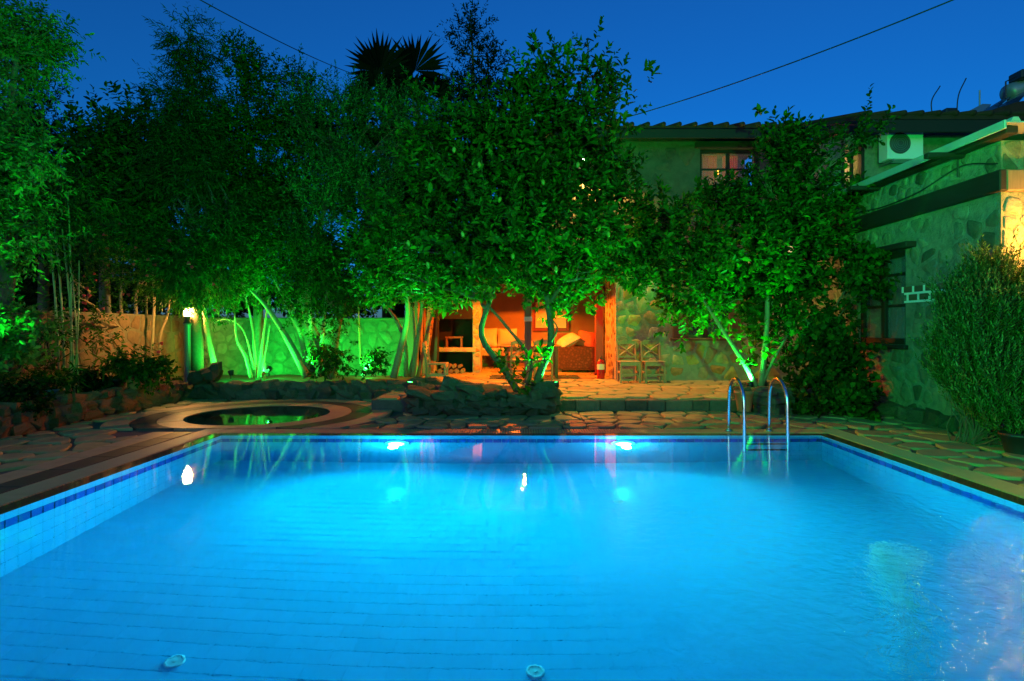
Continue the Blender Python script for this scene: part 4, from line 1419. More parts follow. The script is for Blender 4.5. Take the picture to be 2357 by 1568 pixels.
# posts of the porch
gp = empty('porch_post', (.24, 12.35, TZ))
tag(gp, 'square timber post of the porch in the middle behind the lemon tree', 'post')
MB().cbox(-.075, .075, -.075, .075, 0.06, 2.55, .008).build('shaft', M['wood_beam'], gp)
MB().cbox(-.11, .11, -.11, .11, 0, .06, .01).build('foot', M['rock'], gp)
MB().cbox(-.085, .085, -.085, .085, 1.34, 1.44, .006).build('pale_band', M['white_paint'], gp)
MB().cbox(-.10, .10, -.10, .10, 2.55, 2.62, .008).build('head', M['wood_beam'], gp)
mp_ = empty('porch_post', (2.12, 14.6, TZ))
tag(mp_, 'maroon painted timber post at the right side of the porch', 'post')
MB().cbox(-.10, .10, -.10, .10, .05, 2.55, .01).build('shaft', M['wood_red'], mp_)
MB().cbox(-.13, .13, -.13, .13, 0, .05, .01).build('foot', M['wood_red'], mp_)
MB().cbox(-.12, .12, -.12, .12, 2.55, 2.60, .01).build('head', M['wood_red'], mp_)

# fire extinguisher
fe = empty('fire_extinguisher', (1.98, 13.35, TZ))
tag(fe, 'red fire extinguisher standing on the terrace at the porch corner', 'extinguisher')
MB().lathe([(.085, 0), (.09, .01), (.09, .36), (.075, .42), (.035, .455), (.03, .47)], 20).build('cylinder', M['red'], fe, True)
MB().lathe([(.0915, .22), (.0915, .35)], 20, cap=False, a0=0).build('label_band', M['paper'], fe, True)
MB().cbox(-.025, .025, -.08, .03, .47, .50, .006).build('handle', M['black'], fe)
MB().cbox(-.02, .02, -.09, .02, .515, .53, .004).build('lever', M['black'], fe)
MB().tube(smooth_path([(.03, 0, .48), (.09, -.02, .44), (.105, -.02, .30), (.10, -.02, .14)], 4), .012, 6).build('hose', M['black'], fe, True)

# fireplace
fp = empty('stone_fireplace', (-1.7, 15.2, TZ))
tag(fp, 'stone fireplace with a pale mantel slab and black firebox in the porch', 'fireplace')
for x0, x1 in ((-.72, -.50), (.50, .72)):
    pr_ = MB().cbox(x0, x1, 0, .7, 0, 1.85, .015).build('pier', M['house_mortar'], fp)
    wall_stones(pr_, x0 + .01, x1 - .01, .03, 1.83, .17, lambda u, v, w: (u, -w, v), M['house_stone'], .85, .012, .03, 61, dome=.005)
MB().cbox(-.499, .60, -.05, .65, .56, .68, .015).build('mantel_slab', M['flag_band'], fp)
MB().box(-.499, .499, .55, .7, 0, 1.85).build('fire_back', M['soot_black'], fp)
MB().add([(-.5, .0, 1.45), (.5, .0, 1.45), (.5, .0, 1.85), (-.5, .0, 1.85), (-.3, .3, 2.55), (.3, .3, 2.55)], [(0, 1, 2, 3), (3, 2, 5, 4)]).build('hood', M['soot_black'], fp)
MB().cbox(-.72, .72, -.02, .7, 1.852, 1.95, .02).build('top_slab', M['flag_band'], fp)
st_ = empty('low_stool', (-1.72, 15.5, TZ + .683))
tag(st_, 'small dark stool standing on the fireplace mantel slab', 'stool')
MB().cbox(-.24, .24, -.13, .13, .24, .29, .008).build('seat', M['wood_brown'], st_)
for sx in (-.2, .2):
    MB().cbox(sx - .025, sx + .025, -.12, .12, 0, .239, .006).build('leg', M['wood_brown'], st_)
for k in range(9):
    r_ = random.uniform(.045, .07)
    x, z = -2.05 + .15 * (k % 5) + (.07 if k > 4 else 0), TZ + .06 + (.125 if k > 4 else 0)
    o = MB().tube([(x, 15.0, z), (x + random.uniform(-.03, .03), 15.45, z)], [r_, r_ * .9], 9, True, .08).build('firewood_log', M['bark_pale'])
    tag(o, ('firewood log in the bottom row under the mantel, number %s from the left' if k < 5 else 'firewood log in the upper row under the mantel, number %s from the left') % ('one', 'two', 'three', 'four', 'five')[k % 5], 'log', 'firewood under the mantel')
ps = empty('folded_parasol', (-2.18, 14.75, TZ))
tag(ps, 'dark folded parasol leaning beside the fireplace', 'parasol')
MB().tube([(0, 0, 0), (.10, .05, 2.0)], .02, 8).build('pole', M['wood'], ps)
MB().tube([(.018, .01, .35), (.03, .015, .6), (.07, .035, 1.4), (.095, .045, 1.9)], [.13, .12, .07, .03], 10, True, .12).build('canopy', M['black'], ps)
bd = empty('wooden_plank', (-2.36, 14.3, TZ))
tag(bd, 'pale wooden plank leaning upright at the left end of the porch', 'plank')
bd.rotation_euler = (0, R(5), 0)
MB().cbox(-.06, .06, -.02, .02, 0, 1.9, .006).build('board', M['wood'], bd)

# ------------------------------------------------------------------ pots
def pot(name, loc, r, h, mat, label, rim=True):
    o = empty(name, loc)
    tag(o, label, 'pot')
    MB().lathe([(r * .7, 0), (r * .72, .01), (r * .95, h * .84), (r * 1.06, h * .86), (r * 1.06, h), (r * .93, h), (r * .9, h * .88)], 24, cap=False).build('body', mat, o, True)
    MB().lathe([(r * .91, h * .9), (.0001, h * .93)], 20, cap=False).build('potting_soil', M['soil'], o)
    MB().lathe([(r * .7, .002), (.0001, .002)], 20, cap=False).build('base', mat, o)
    return o


pot('plant_pot', (-7.12, 8.6, .22), .23, .24, M['pot_green'], 'wide teal plastic tub behind the low wall on the left')
pot('plant_pot', (-6.95, 9.75, .22), .17, .30, M['pot_black'], 'black plastic plant pot between the shrub stems behind the low wall')
pot('plant_pot', (-6.55, 9.65, .34), .12, .26, M['terracotta'], 'small terracotta pot standing on the low stone wall')
pot('plant_pot', (3.72, 9.25, .02), .15, .34, M['terracotta'], 'tall clay pot at the corner of the planter behind the ladder')
pot('plant_pot', (5.52, 6.2, .0), .18, .22, M['pot_black'], 'dark pot on the deck below the rosemary at the right edge')

# ------------------------------------------------------------------ plants
def unit(a):
    return a / np.maximum(np.linalg.norm(a, axis=1, keepdims=True), 1e-9)


def leaf_cloud(blobs, n_leaf, k=9, twigL=.28, L=.11, W=.055, up=.5, out=.6, surf=5, spread=.16, droop=.15, rnd=.45, clump=26, fold=.18, curl=.12, spiral=True, tang=.9):
    """leaves on short twigs, twigs in clumps, clumps through the crown's volume.
    blobs: (centre, radii, weight)"""
    wsum = sum(b[2] for b in blobs)
    P0 = []; T0 = []
    for c, r, wt in blobs:
        c = np.array(c); r = np.array(r)
        nt_ = max(3, int(n_leaf * wt / wsum / k))
        nc = max(2, int(nt_ / clump) + 1)
        dcl = unit(rng.normal(size=(nc, 3)))
        rc = rng.random((nc, 1)) ** (1 / surf)
        rc = rc * (1 + .16 * rng.normal(size=(nc, 1)).clip(-1.5, 1))
        cl = c + dcl * rc * r
        ci = rng.integers(0, nc, nt_)
        off = rng.normal(size=(nt_, 3)) * spread
        p = cl[ci] + off
        t = unit(unit((p - c) / r) * out + np.array([0, 0, up]) + rng.normal(size=(nt_, 3)) * rnd)
        P0.append(p); T0.append(t)
    p = np.concatenate(P0); t = np.concatenate(T0)
    nt_ = len(p)
    ref = np.where(np.abs(t[:, 2:3]) > .9, np.array([[1., 0, 0]]), np.array([[0., 0, 1.]]))
    s = unit(np.cross(t, ref)); u = np.cross(t, s)
    tl = twigL * (.6 + .8 * rng.random((nt_, 1)))
    Vs = []
    for i in range(k):
        f = (i + .4) / k
        ph = (2.4 * i + rng.random((nt_, 1)) * .9) if spiral else (math.pi * i + rng.random((nt_, 1)) * .5)
        sd = s * np.cos(ph) + u * np.sin(ph)
        q = p + t * tl * f
        a = unit(t * (.35 + .5 * f) + sd * tang * (1.15 - .5 * f) + np.array([0, 0, -droop]) + rng.normal(size=(nt_, 3)) * .18)
        nn = unit(t - a * np.sum(t * a, 1, keepdims=True) + rng.normal(size=(nt_, 3)) * .22)
        w = unit(np.cross(nn, a)); nn = np.cross(a, w)
        sc_ = (.5 + .85 * rng.random((nt_, 1))) * (.8 + .4 * math.sin(math.pi * min(1, f + .15)))
        l = L * sc_; ww = W * sc_ * .5
        v = np.stack([q, q + a * l * .30 + w * ww * .9 + nn * ww * fold * 2, q + a * l * .66 + w * ww * .85 + nn * (ww * fold * 2 - l * curl * .3), q + a * l - nn * l * curl,
                      q + a * l * .66 - w * ww * .85 + nn * (ww * fold * 2 - l * curl * .3), q + a * l * .30 - w * ww * .9 + nn * ww * fold * 2], 1)
        Vs.append(v)
    V = np.concatenate(Vs).reshape(-1, 3)
    n = len(V) // 6
    b = (np.arange(n) * 6)[:, None]
    F = np.concatenate([b + np.array([[0, 5, 4, 3]]), b + np.array([[0, 3, 2, 1]])])
    return V, F


def limb(mb, a, b, r0, r1, wig=.12, n=6, seg=5, sag=0):
    a, b = Vector(a), Vector(b)
    L = (b - a).length
    pts = [a]
    for i in range(1, seg):
        f = i / seg
        pts.append(a.lerp(b, f) + Vector((random.uniform(-1, 1), random.uniform(-1, 1), random.uniform(-1, 1) * .5 + sag * math.sin(math.pi * f))) * wig * L * .5)
    pts.append(b)
    mb.tube(pts, [r0 + (r1 - r0) * i / seg for i in range(seg + 1)], n, False)
    return pts


def tree(name, label, base, stems, blobs, lm, bark, nl, group=None, subs=5, cat='tree', lf=None, reach=.8):
    """stems: polylines [(x, y, z, r), ...]; blobs: (centre, radii, weight)"""
    o = empty(name, base)
    tag(o, label, cat, group)
    bx = Vector(base)
    mb = MB()
    ends = []
    for st in stems:
        sp = smooth_path(st, 4)
        mb.tube([p[:3] for p in sp], [p[3] for p in sp], 9, True, .07)
        for p in sp[len(sp) // 2:]:
            ends.append((Vector(p[:3]), p[3]))
    for c, r, wt in blobs:
        c = Vector(c)
        s, sr = min(ends, key=lambda e: (e[0] - c).length + max(0, e[0].z - c.z) * 2 + random.uniform(0, .3))
        sr2 = min(sr * .8, .045)
        pts = limb(mb, s, c, sr2, sr2 * .5, .16)
        for k in range(subs):
            d_ = Vector((random.gauss(0, 1), random.gauss(0, 1), random.gauss(.3, 1))).normalized()
            tip = c + Vector((d_.x * r[0], d_.y * r[1], d_.z * r[2])) * reach
            st = random.choice(pts[2:])
            limb(mb, st, tip, sr2 * .45, .004, .2, 5)
    mb.v = [(v[0] - bx.x, v[1] - bx.y, v[2] - bx.z) for v in mb.v]
    mb.build('trunk', bark, o, True)
    V, F = leaf_cloud(blobs, nl, **(lf or {}))
    cr = link('crown', np_mesh('crown', V - np.array(base), F, lm), o)
    tag(cr, kind='stuff')
    return o


def B(px, py, rx, ry, Y, ry_m=None, wt=None, f=1.0):
    """crown lobe sighted at (px, py) with half-widths in the same units"""
    c = P(px, py, Y)
    a, b = max(.55 * rx, rx - 24) * Y / FPX, max(.55 * ry, ry - 24) * Y / FPX
    dpt = ry_m * .85 if ry_m else (a + b) / 2
    return (tuple(c), (a, dpt, b), wt if wt else a * b)


def stem(pts, Y, dy=0):
    out = []
    for i, (px, py, r) in enumerate(pts):
        q = P(px, py, Y + dy * i / max(1, len(pts) - 1))
        out.append((*q, r))
    return out


LEM = dict(k=10, twigL=.32, L=.118, W=.057, up=.6, out=.5, surf=4, spread=.18, droop=.08, rnd=.38, clump=17, tang=.75)

# 1. the lemon tree in the stone planter
Yc = 9.45
tree('lemon_tree', 'big lemon tree with several stems growing from the stone planter by the porch', (P(1205, 895, Yc).x, Yc, .33),
     [stem([(1194, 905, .062), (1160, 850, .056), (1108, 772, .05), (1128, 690, .042), (1150, 600, .036), (1120, 480, .02)], Yc),
      stem([(1228, 905, .075), (1246, 850, .066), (1268, 790, .058), (1262, 700, .052), (1245, 600, .04), (1270, 450, .03), (1290, 280, .015)], Yc, .2),
      stem([(1208, 905, .034), (1222, 830, .03), (1160, 745, .024), (1120, 700, .02)], Yc, .1),
      stem([(1262, 705, .04), (1310, 620, .03), (1350, 520, .02)], Yc + .1),
      stem([(1268, 788, .02), (1283, 755, .016), (1262, 728, .012)], Yc)],
     [B(1010, 560, 120, 130, Yc, .9), B(1130, 520, 150, 150, Yc, 1.1), B(1270, 540, 150, 150, Yc, 1.1), B(1380, 470, 85, 130, Yc, .8), B(1200, 350, 130, 140, Yc, .9), B(1040, 380, 115, 150, Yc + .2, .8),
      B(1350, 340, 75, 100, Yc, .6), B(955, 250, 40, 50, Yc, .3, .035), B(1085, 300, 50, 80, Yc - .3, .4, .045), B(1262, 165, 14, 50, Yc, .12, .022), B(1228, 190, 14, 50, Yc, .12, .018), B(1255, 190, 55, 50, Yc, .35, .04), B(1368, 185, 16, 60, Yc, .13, .03), B(1355, 210, 50, 50, Yc, .3, .04), B(1215, 220, 45, 60, Yc, .35, .045), B(1435, 215, 18, 35, Yc, .13, .02), B(1415, 235, 35, 35, Yc, .2, .025), B(1310, 230, 70, 70, Yc, .5, .045),
      B(930, 640, 80, 80, Yc, .6), B(1340, 640, 75, 75, Yc - .1, .6), B(1080, 660, 90, 55, Yc, .6), B(1200, 640, 90, 60, Yc, .7), B(1390, 270, 40, 50, Yc, .3, .045), B(1440, 590, 60, 80, Yc + .2, .5), B(860, 560, 70, 70, Yc + .2, .5)],
     M['leaf_lemon'], M['bark'], 33000, lf=LEM)
lt = [o for o in col.objects if o.name.startswith('lemon_tree')][0]
fm = MB().lathe([(.0001, -.05), (.018, -.04), (.03, -.015), (.03, .015), (.018, .04), (.006, .05), (.0001, .056)], 12, cap=False).mesh('lemon', M['lemon'], True)
for (px, py) in ((1103, 380), (1065, 540), (1045, 345), (1090, 465), (1250, 420), (1180, 590), (985, 610), (1330, 380), (1150, 460), (940, 560), (1400, 540), (1280, 620)):
    q = P(px, py, Yc - random.uniform(.65, .95))
    o = link('lemon', fm, lt, q - lt.location)
    o.rotation_euler = (random.uniform(-.4, .4), random.uniform(-.4, .4), 0)

# 2. the citrus tree by the ladder
Yr = 10.0
tree('citrus_tree', 'spreading citrus tree lit from below by a green lamp behind the ladder', (4.25, 9.75, .35),
     [stem([(1742, 895, .05), (1722, 850, .046), (1690, 800, .038), (1650, 740, .03), (1600, 660, .02)], 9.8),
      stem([(1750, 898, .06), (1757, 830, .052), (1765, 750, .045), (1770, 640, .035), (1800, 500, .02)], 9.8, .2),
      stem([(1752, 890, .03), (1780, 830, .026), (1830, 740, .018)], 9.8)],
     [B(1545, 560, 105, 85, Yr, .9), B(1680, 560, 125, 110, Yr, 1.0), B(1810, 570, 110, 120, Yr, .9), B(1640, 690, 110, 65, Yr - .1, .7), B(1500, 640, 60, 70, Yr, .5), B(1775, 680, 85, 80, Yr, .7), B(1800, 400, 60, 80, Yr, .5), B(1850, 430, 65, 80, Yr, .5),
      B(1905, 470, 55, 60, Yr, .5), B(1520, 490, 40, 45, Yr, .35), B(1812, 305, 18, 50, Yr, .2, .03), B(1850, 345, 30, 50, Yr, .3), B(1925, 345, 35, 35, Yr, .3), B(1700, 470, 55, 45, Yr, .5), B(1885, 620, 60, 60, Yr, .5), B(1790, 790, 55, 60, Yr - .1, .4, .06), B(1980, 315, 26, 20, Yr, .2, .02), B(1610, 480, 40, 40, Yr, .35), B(1905, 550, 55, 55, Yr, .4), B(1745, 400, 30, 40, Yr, .3)],
     M['leaf_right'], M['bark_pale'], 23000, lf=dict(LEM, L=.115, W=.06))

# 3. olive behind the planter
OLI = dict(k=14, twigL=.34, L=.075, W=.022, up=.7, out=.4, surf=5, spread=.17, droop=0, rnd=.35, clump=14, tang=.55)
tree('olive_tree', 'tall grey-green olive tree left of the lemon tree', (-3.5, 12.3, .22),
     [stem([(770, 870, .11), (735, 790, .09), (700, 700, .08), (720, 560, .06), (780, 400, .04)], 12.3), stem([(760, 870, .09), (790, 700, .06), (860, 520, .04)], 12.3)],
     [B(760, 300, 90, 110, 12.2, .9), B(850, 285, 90, 75, 12.2, .9), B(930, 330, 70, 110, 12.3, .9), B(740, 450, 80, 100, 12.1, .9), B(840, 450, 100, 110, 12.2, .9), B(720, 560, 70, 70, 12, .7), B(890, 560, 80, 80, 12.2, .8), B(690, 250, 45, 60, 12.2, .5), B(790, 230, 45, 40, 12.3, .5), B(960, 265, 60, 50, 12.6, .5)],
     M['leaf_olive'], M['bark'], 36000, lf=OLI)

# 4. leaning shrubs in front of the garden wall
SHR = dict(k=10, twigL=.28, L=.075, W=.034, up=.25, out=.6, surf=4, spread=.17, droop=.25, rnd=.5, clump=14)
tree('leaning_tree', 'leaning stems of a small tree in front of the green garden wall', (-4.55, 12.0, .25),
     [stem([(706, 868, .085), (672, 800, .075), (640, 745, .055), (600, 690, .04), (555, 650, .02)], 12.0),
      stem([(712, 868, .06), (690, 770, .05), (655, 690, .035), (620, 620, .02)], 12.1), stem([(720, 868, .05), (715, 760, .04), (710, 640, .03)], 12.2), stem([(735, 868, .045), (745, 740, .035), (760, 620, .02)], 12.0)],
     [B(620, 610, 90, 70, 12, .7), B(720, 620, 90, 70, 11.9, .7), B(560, 560, 80, 80, 12.2, .7), B(680, 700, 55, 55, 11.8, .5), B(770, 690, 60, 60, 11.9, .5), B(740, 770, 40, 50, 11.8, .35, .03)],
     M['leaf_mid'], M['bark_pale'], 13000, lf=SHR)
tree('branching_shrub', 'slender branching shrub with bare pale stems before the green wall', (-5.6, 12.1, .25),
     [stem([(578, 870, .04), (565, 820, .034), (545, 780, .026), (540, 720, .016)], 12.2), stem([(590, 870, .035), (585, 800, .03), (575, 720, .022), (555, 650, .014)], 12.3),
      stem([(595, 870, .03), (605, 780, .024), (620, 680, .016)], 12.2), stem([(585, 850, .02), (560, 760, .016), (520, 735, .01), (490, 745, .006)], 12.2), stem([(600, 865, .02), (615, 790, .016), (622, 740, .01)], 12.2)],
     [B(540, 680, 40, 30, 12.3, .35), B(600, 660, 50, 35, 12.3, .4), B(500, 720, 30, 18, 12.3, .25)],
     M['leaf_mid'], M['bark_pale'], 1400, lf=SHR)
tree('multi_stemmed_tree', 'several crossing stems of a tree between the garden wall and the porch', (-2.35, 11.9, .25),
     [stem([(905, 870, .075), (925, 790, .062), (938, 720, .05), (930, 640, .03)], 11.4), stem([(935, 868, .05), (930, 780, .045), (900, 720, .035), (865, 690, .02)], 12.0),
      stem([(950, 868, .06), (962, 780, .05), (972, 690, .04), (960, 620, .02)], 12.0), stem([(962, 868, .045), (985, 760, .035), (1005, 690, .02)], 12.2), stem([(940, 868, .04), (955, 800, .035), (950, 700, .02)], 12.1)],
     [B(900, 640, 80, 55, 11.8, .6), B(960, 610, 70, 60, 11.8, .6), B(840, 660, 60, 45, 12, .5), B(1000, 660, 40, 40, 12, .4), B(880, 550, 70, 60, 12, .6)],
     M['leaf_mid'], M['bark_pale'], 8500, lf=SHR)
lst = MB().tube([P(466, 690, 12.15), P(480, 780, 12.15), P(500, 868, 12.15)], [.045, .055, .06], 9, True, .06).build('bare_tree', M['bark_pale'])
tag(lst, 'bare leaning tree trunk lit warm by the lamp post lantern', 'tree')
o = MB().tube([P(824, 650, 13.2), P(826, 750, 13.2), P(829, 838, 13.2)], .018, 7).build('garden_stake', M['cane'])
tag(o, 'single thin upright stake in front of the green wall', 'stake')

# 5. pomegranate with red flowers and warm-lit stems
pom = tree('pomegranate_shrub', 'many-stemmed flowering shrub with small red blooms behind the left wall', (P(310, 850, 12.5).x, 12.5, .22),
     [stem([(296, 840, .045), (290, 780, .04), (278, 700, .03), (285, 620, .02)], 12.4), stem([(330, 850, .04), (322, 770, .036), (312, 700, .03), (322, 640, .02)], 12.5), stem([(345, 855, .036), (352, 770, .032), (355, 690, .026), (350, 610, .016)], 12.5),
      stem([(372, 850, .034), (368, 780, .03), (385, 730, .022), (392, 690, .016)], 12.6), stem([(265, 850, .045), (256, 760, .04), (250, 680, .03)], 12.2), stem([(310, 850, .03), (334, 760, .026), (338, 680, .018)], 12.7)],
     [B(250, 630, 70, 55, 12.2, .5), B(330, 650, 70, 40, 12.4, .5), B(400, 645, 60, 40, 12.5, .4), B(300, 560, 90, 70, 11, .7), B(200, 560, 60, 70, 10.6, .6), B(210, 740, 40, 60, 10.3, .4, .05), B(400, 560, 80, 70, 11.3, .6), B(160, 640, 40, 60, 10.2, .4), B(480, 620, 60, 50, 11.6, .5)],
     M['leaf_mid'], M['bark_pale'], 11000, cat='shrub', lf=dict(SHR, L=.065, W=.026))
fl = MB().lathe([(.0001, -.03), (.014, -.02), (.018, 0), (.034, .022), (.02, .02), (.0001, .01)], 9, cap=False).mesh('flower', M['flower'], True)
for k in range(34):
    px, py = random.choice([(218, 720), (225, 645), (245, 680), (360, 800), (190, 600), (330, 600), (260, 560), (420, 585), (500, 690), (230, 760), (350, 640), (290, 690), (180, 690)])
    q = P(px + random.gauss(0, 22), py + random.gauss(0, 22), 10.3 + random.random() * .4)
    o = link('flower', fl, pom, q - pom.location)
    o.rotation_euler = (random.uniform(-1, 1), random.uniform(-1, 1), 0)
    s_ = random.uniform(.7, 1.3); o.scale = (s_, s_, s_)

# 6. conifer with soft drooping sprays
CON = dict(k=16, twigL=.42, L=.11, W=.019, up=-.05, out=.8, surf=3, spread=.15, droop=.35, rnd=.35, clump=12, tang=.55)
Yf = 12.2
tree('conifer', 'feathery conifer with a thin pointed top on the left skyline', (P(440, 880, Yf).x, Yf, .2),
     [stem([(455, 880, .13), (450, 600, .11), (445, 300, .05), (440, 150, .02), (432, 45, .006)], Yf)],
     [B(432, 90, 16, 50, Yf, .15, .03), B(440, 160, 32, 45, Yf, .3, .05), B(430, 230, 55, 45, Yf, .5), B(470, 270, 50, 40, Yf, .5), B(395, 260, 45, 25, Yf, .5), B(430, 320, 80, 45, Yf - .2, .7), B(380, 350, 60, 35, Yf - .3, .5), B(470, 380, 60, 40, Yf - .4, .6), B(420, 420, 70, 40, Yf - .5, .6),
      B(500, 540, 60, 45, Yf - .8, .6), B(440, 590, 60, 40, Yf - .9, .6), B(420, 640, 55, 35, Yf - .9, .5), B(540, 500, 50, 45, Yf - .6, .5), B(470, 660, 60, 30, Yf - .9, .5)],
     M['leaf_conifer'], M['bark'], 40000, lf=CON)

# 7. bay-like tree between conifer and olive
BAY = dict(k=10, twigL=.3, L=.085, W=.036, up=.6, out=.5, surf=5, spread=.18, droop=.05, rnd=.4, clump=14)
tree('bay_tree', 'tall dense leafy tree between the conifer and the olive', (P(590, 880, 12.9).x, 12.9, .2),
     [stem([(600, 880, .12), (590, 600, .1), (580, 350, .06), (560, 180, .02)], 12.9)],
     [B(545, 150, 45, 55, 12.9, .5), B(600, 190, 60, 60, 12.9, .6), B(560, 290, 80, 80, 12.8, .8), B(650, 290, 55, 70, 12.9, .6), B(580, 420, 90, 80, 12.7, .9), B(660, 420, 60, 80, 12.8, .7), B(540, 500, 70, 60, 12.6, .7), B(640, 530, 70, 60, 12.6, .7), B(690, 190, 40, 40, 13.2, .4), B(500, 330, 40, 60, 12.9, .5)],
     M['leaf_mid'], M['bark'], 26000, lf=BAY)

# 8. dark trees behind
DRK = dict(k=10, twigL=.34, L=.13, W=.06, up=.45, out=.6, surf=5, spread=.24, droop=.1, rnd=.45, clump=14)
tree('dark_broadleaf_tree', 'dark broad-leaved tree with a rounded top left of the conifer', (P(240, 880, 12.6).x, 12.6, .2),
     [stem([(245, 880, .12), (240, 600, .1), (235, 400, .05)], 12.6)],
     [B(225, 305, 42, 35, 12.6, .5), B(195, 360, 45, 50, 12.6, .6), B(265, 380, 60, 60, 12.6, .7), B(310, 330, 40, 35, 12.8, .5), B(285, 265, 26, 26, 12.9, .3), B(240, 430, 80, 70, 12.4, .8), B(330, 400, 60, 70, 12.7, .6), B(220, 520, 70, 60, 12.2, .7), B(310, 490, 70, 60, 12.4, .7)],
     M['leaf_mid'], M['bark'], 15000, lf=DRK)
tree('cypress', 'dark cypress with a rounded conical top near the left edge', (P(100, 880, 14.2).x, 14.2, 0),
     [stem([(100, 880, .14), (100, 500, .1), (98, 250, .04)], 14.8)],
     [B(98, 215, 28, 45, 14.8, .4), B(100, 270, 50, 55, 14.8, .6), B(102, 340, 65, 60, 14.8, .8), B(105, 420, 72, 70, 14.8, .9), B(108, 500, 75, 70, 14.8, .9), B(108, 590, 75, 70, 14.8, .9)],
     M['leaf_dark'], M['bark'], 12000, lf=dict(CON, k=14, up=.7, droop=0, L=.09, W=.03, surf=6))
for i, (px, pyb, tops, lab) in enumerate((
        (30, 330, [(30, 330, 70, 90), (10, 480, 80, 90), (60, 600, 90, 90), (90, 690, 110, 60)], 'dark tree mass behind the left boundary wall at the picture edge'),
        (340, 420, [(350, 330, 60, 60), (330, 440, 80, 80), (360, 560, 90, 80), (200, 470, 90, 80), (190, 590, 90, 70), (230, 690, 110, 60), (400, 680, 110, 60)], 'dark tree behind the conifer on the left'),
        (690, 480, [(700, 330, 70, 90), (640, 470, 90, 80), (700, 590, 90, 70), (520, 440, 70, 80), (500, 570, 80, 70), (560, 680, 110, 55), (720, 680, 100, 55)], 'dark tree behind the bay tree'),
        (890, 480, [(880, 300, 80, 80), (820, 420, 90, 90), (920, 470, 90, 90), (850, 580, 90, 60), (990, 380, 60, 110), (830, 680, 110, 50), (960, 640, 80, 70), (980, 520, 70, 90)], 'dark tree behind the olive'))):
    Yb = 15.4 + .3 * i
    tree('background_tree', lab, (P(px, 880, Yb).x, Yb, 0), [stem([(px, 880, .15), (px, 650, .12), (px + 5, pyb, .05)], Yb)],
         [B(a, b, c_, d_, Yb, .8) for a, b, c_, d_ in tops], M['leaf_dark'], M['bark'], 17000, 'dark trees beyond the garden wall', lf=dict(DRK, L=.16, W=.085, surf=3))

# 9. far tall tree and palm
FAR = dict(k=12, twigL=.45, L=.12, W=.045, up=.5, out=.5, surf=3.5, spread=.26, droop=.05, rnd=.45, clump=10)
tree('tall_thin_tree', 'tall airy tree standing alone behind the house against the sky', (P(1095, 760, 19).x, 19, 0),
     [stem([(1092, 800, .16), (1094, 400, .1), (1090, 200, .06), (1086, 70, .02)], 19)],
     [B(1080, 80, 42, 38, 19, .6), B(1100, 130, 55, 35, 19, .7), B(1055, 110, 28, 22, 19, .4), B(1135, 180, 35, 35, 19, .5), B(1080, 200, 60, 40, 19, .8), B(1120, 250, 50, 50, 19, .7), B(1060, 270, 50, 50, 19, .7), B(1100, 320, 60, 50, 19, .8), B(1030, 220, 40, 35, 19, .5), B(1090, 390, 70, 60, 19, .9)],
     M['leaf_dark'], M['bark'], 9500, lf=FAR)
palm = empty('fan_palm', (P(915, 700, 17.5).x, 17.5, 0))
tag(palm, 'dark fan palm with spiky fronds rising above the olive', 'palm')
top = P(915, 200, 17.5) - palm.location
MB().tube([(0, 0, 0), (.05, 0, top.z * .5), (top.x, top.y, top.z)], [.22, .19, .17], 12, True, .08).build('trunk', M['bark'], palm, True)
for k, (px, py, R_, tilt, side) in enumerate(((875, 165, 95, 0, 0), (955, 162, 95, 0, .1), (915, 190, 55, 0, .3), (860, 200, 50, .5, -.6), (985, 205, 52, -.5, .6), (905, 215, 60, .1, .9), (940, 225, 60, -.2, -.9), (1010, 215, 45, -.9, .2), (835, 225, 48, .9, .2))):
    c = P(px, py, 17.5 + side) - palm.location
    r_ = R_ * 17.5 / FPX
    fr = MB()
    fr.tube([top + Vector((0, 0, -.1)), top.lerp(c, .6) + Vector((0, 0, .1)), c], [.03, .022, .018], 5)
    nb = 30
    for b in range(nb):
        a = R(-20) + R(220) * b / (nb - 1) + tilt * .6
        d_ = Vector((math.cos(a), random.uniform(-.16, .16) + side * .15, math.sin(a)))
        l = r_ * random.uniform(.88, 1.08) * (.72 + .28 * math.sin(math.pi * b / (nb - 1)))
        pr_ = Vector((-math.sin(a), 0, math.cos(a))) * .065
        m_ = c + d_ * l * .55
        e_ = c + d_ * l + Vector((0, 0, -.04))
        yy = Vector((0, .012, 0))
        fr.add([c, m_ + pr_, e_, m_ - pr_, m_ + yy], [(0, 4, 1), (0, 3, 4), (1, 4, 2), (4, 3, 2)])
    fr.build('frond', M['leaf_palm'], palm)

# 10. near tree at the left edge, lit from below
tree('left_edge_tree', 'tall tree at the left edge with its lower leaves lit bright green', (-7.6, 8.1, .2),
     [stem([(-20, 880, .11), (10, 700, .1), (25, 520, .08), (20, 300, .06), (40, 120, .03)], 8.3)],
     [B(20, 90, 80, 70, 8.6, .7), B(90, 70, 50, 40, 8.6, .5), B(60, 150, 70, 50, 8.5, .6), B(115, 130, 28, 28, 8.5, .3), B(20, 240, 60, 60, 8.3, .6), B(10, 330, 60, 50, 8.1, .6), B(40, 390, 55, 35, 7.9, .5), B(95, 385, 45, 28, 7.8, .4), B(25, 450, 50, 25, 7.9, .4), B(20, 560, 60, 50, 8.1, .5), B(70, 520, 50, 50, 8.4, .5), B(-40, 420, 60, 120, 8, .7)],
     M['leaf_bright'], M['bark'], 15000, lf=dict(k=10, twigL=.26, L=.085, W=.032, up=.2, out=.7, surf=4, spread=.16, droop=.3, rnd=.45, clump=12))
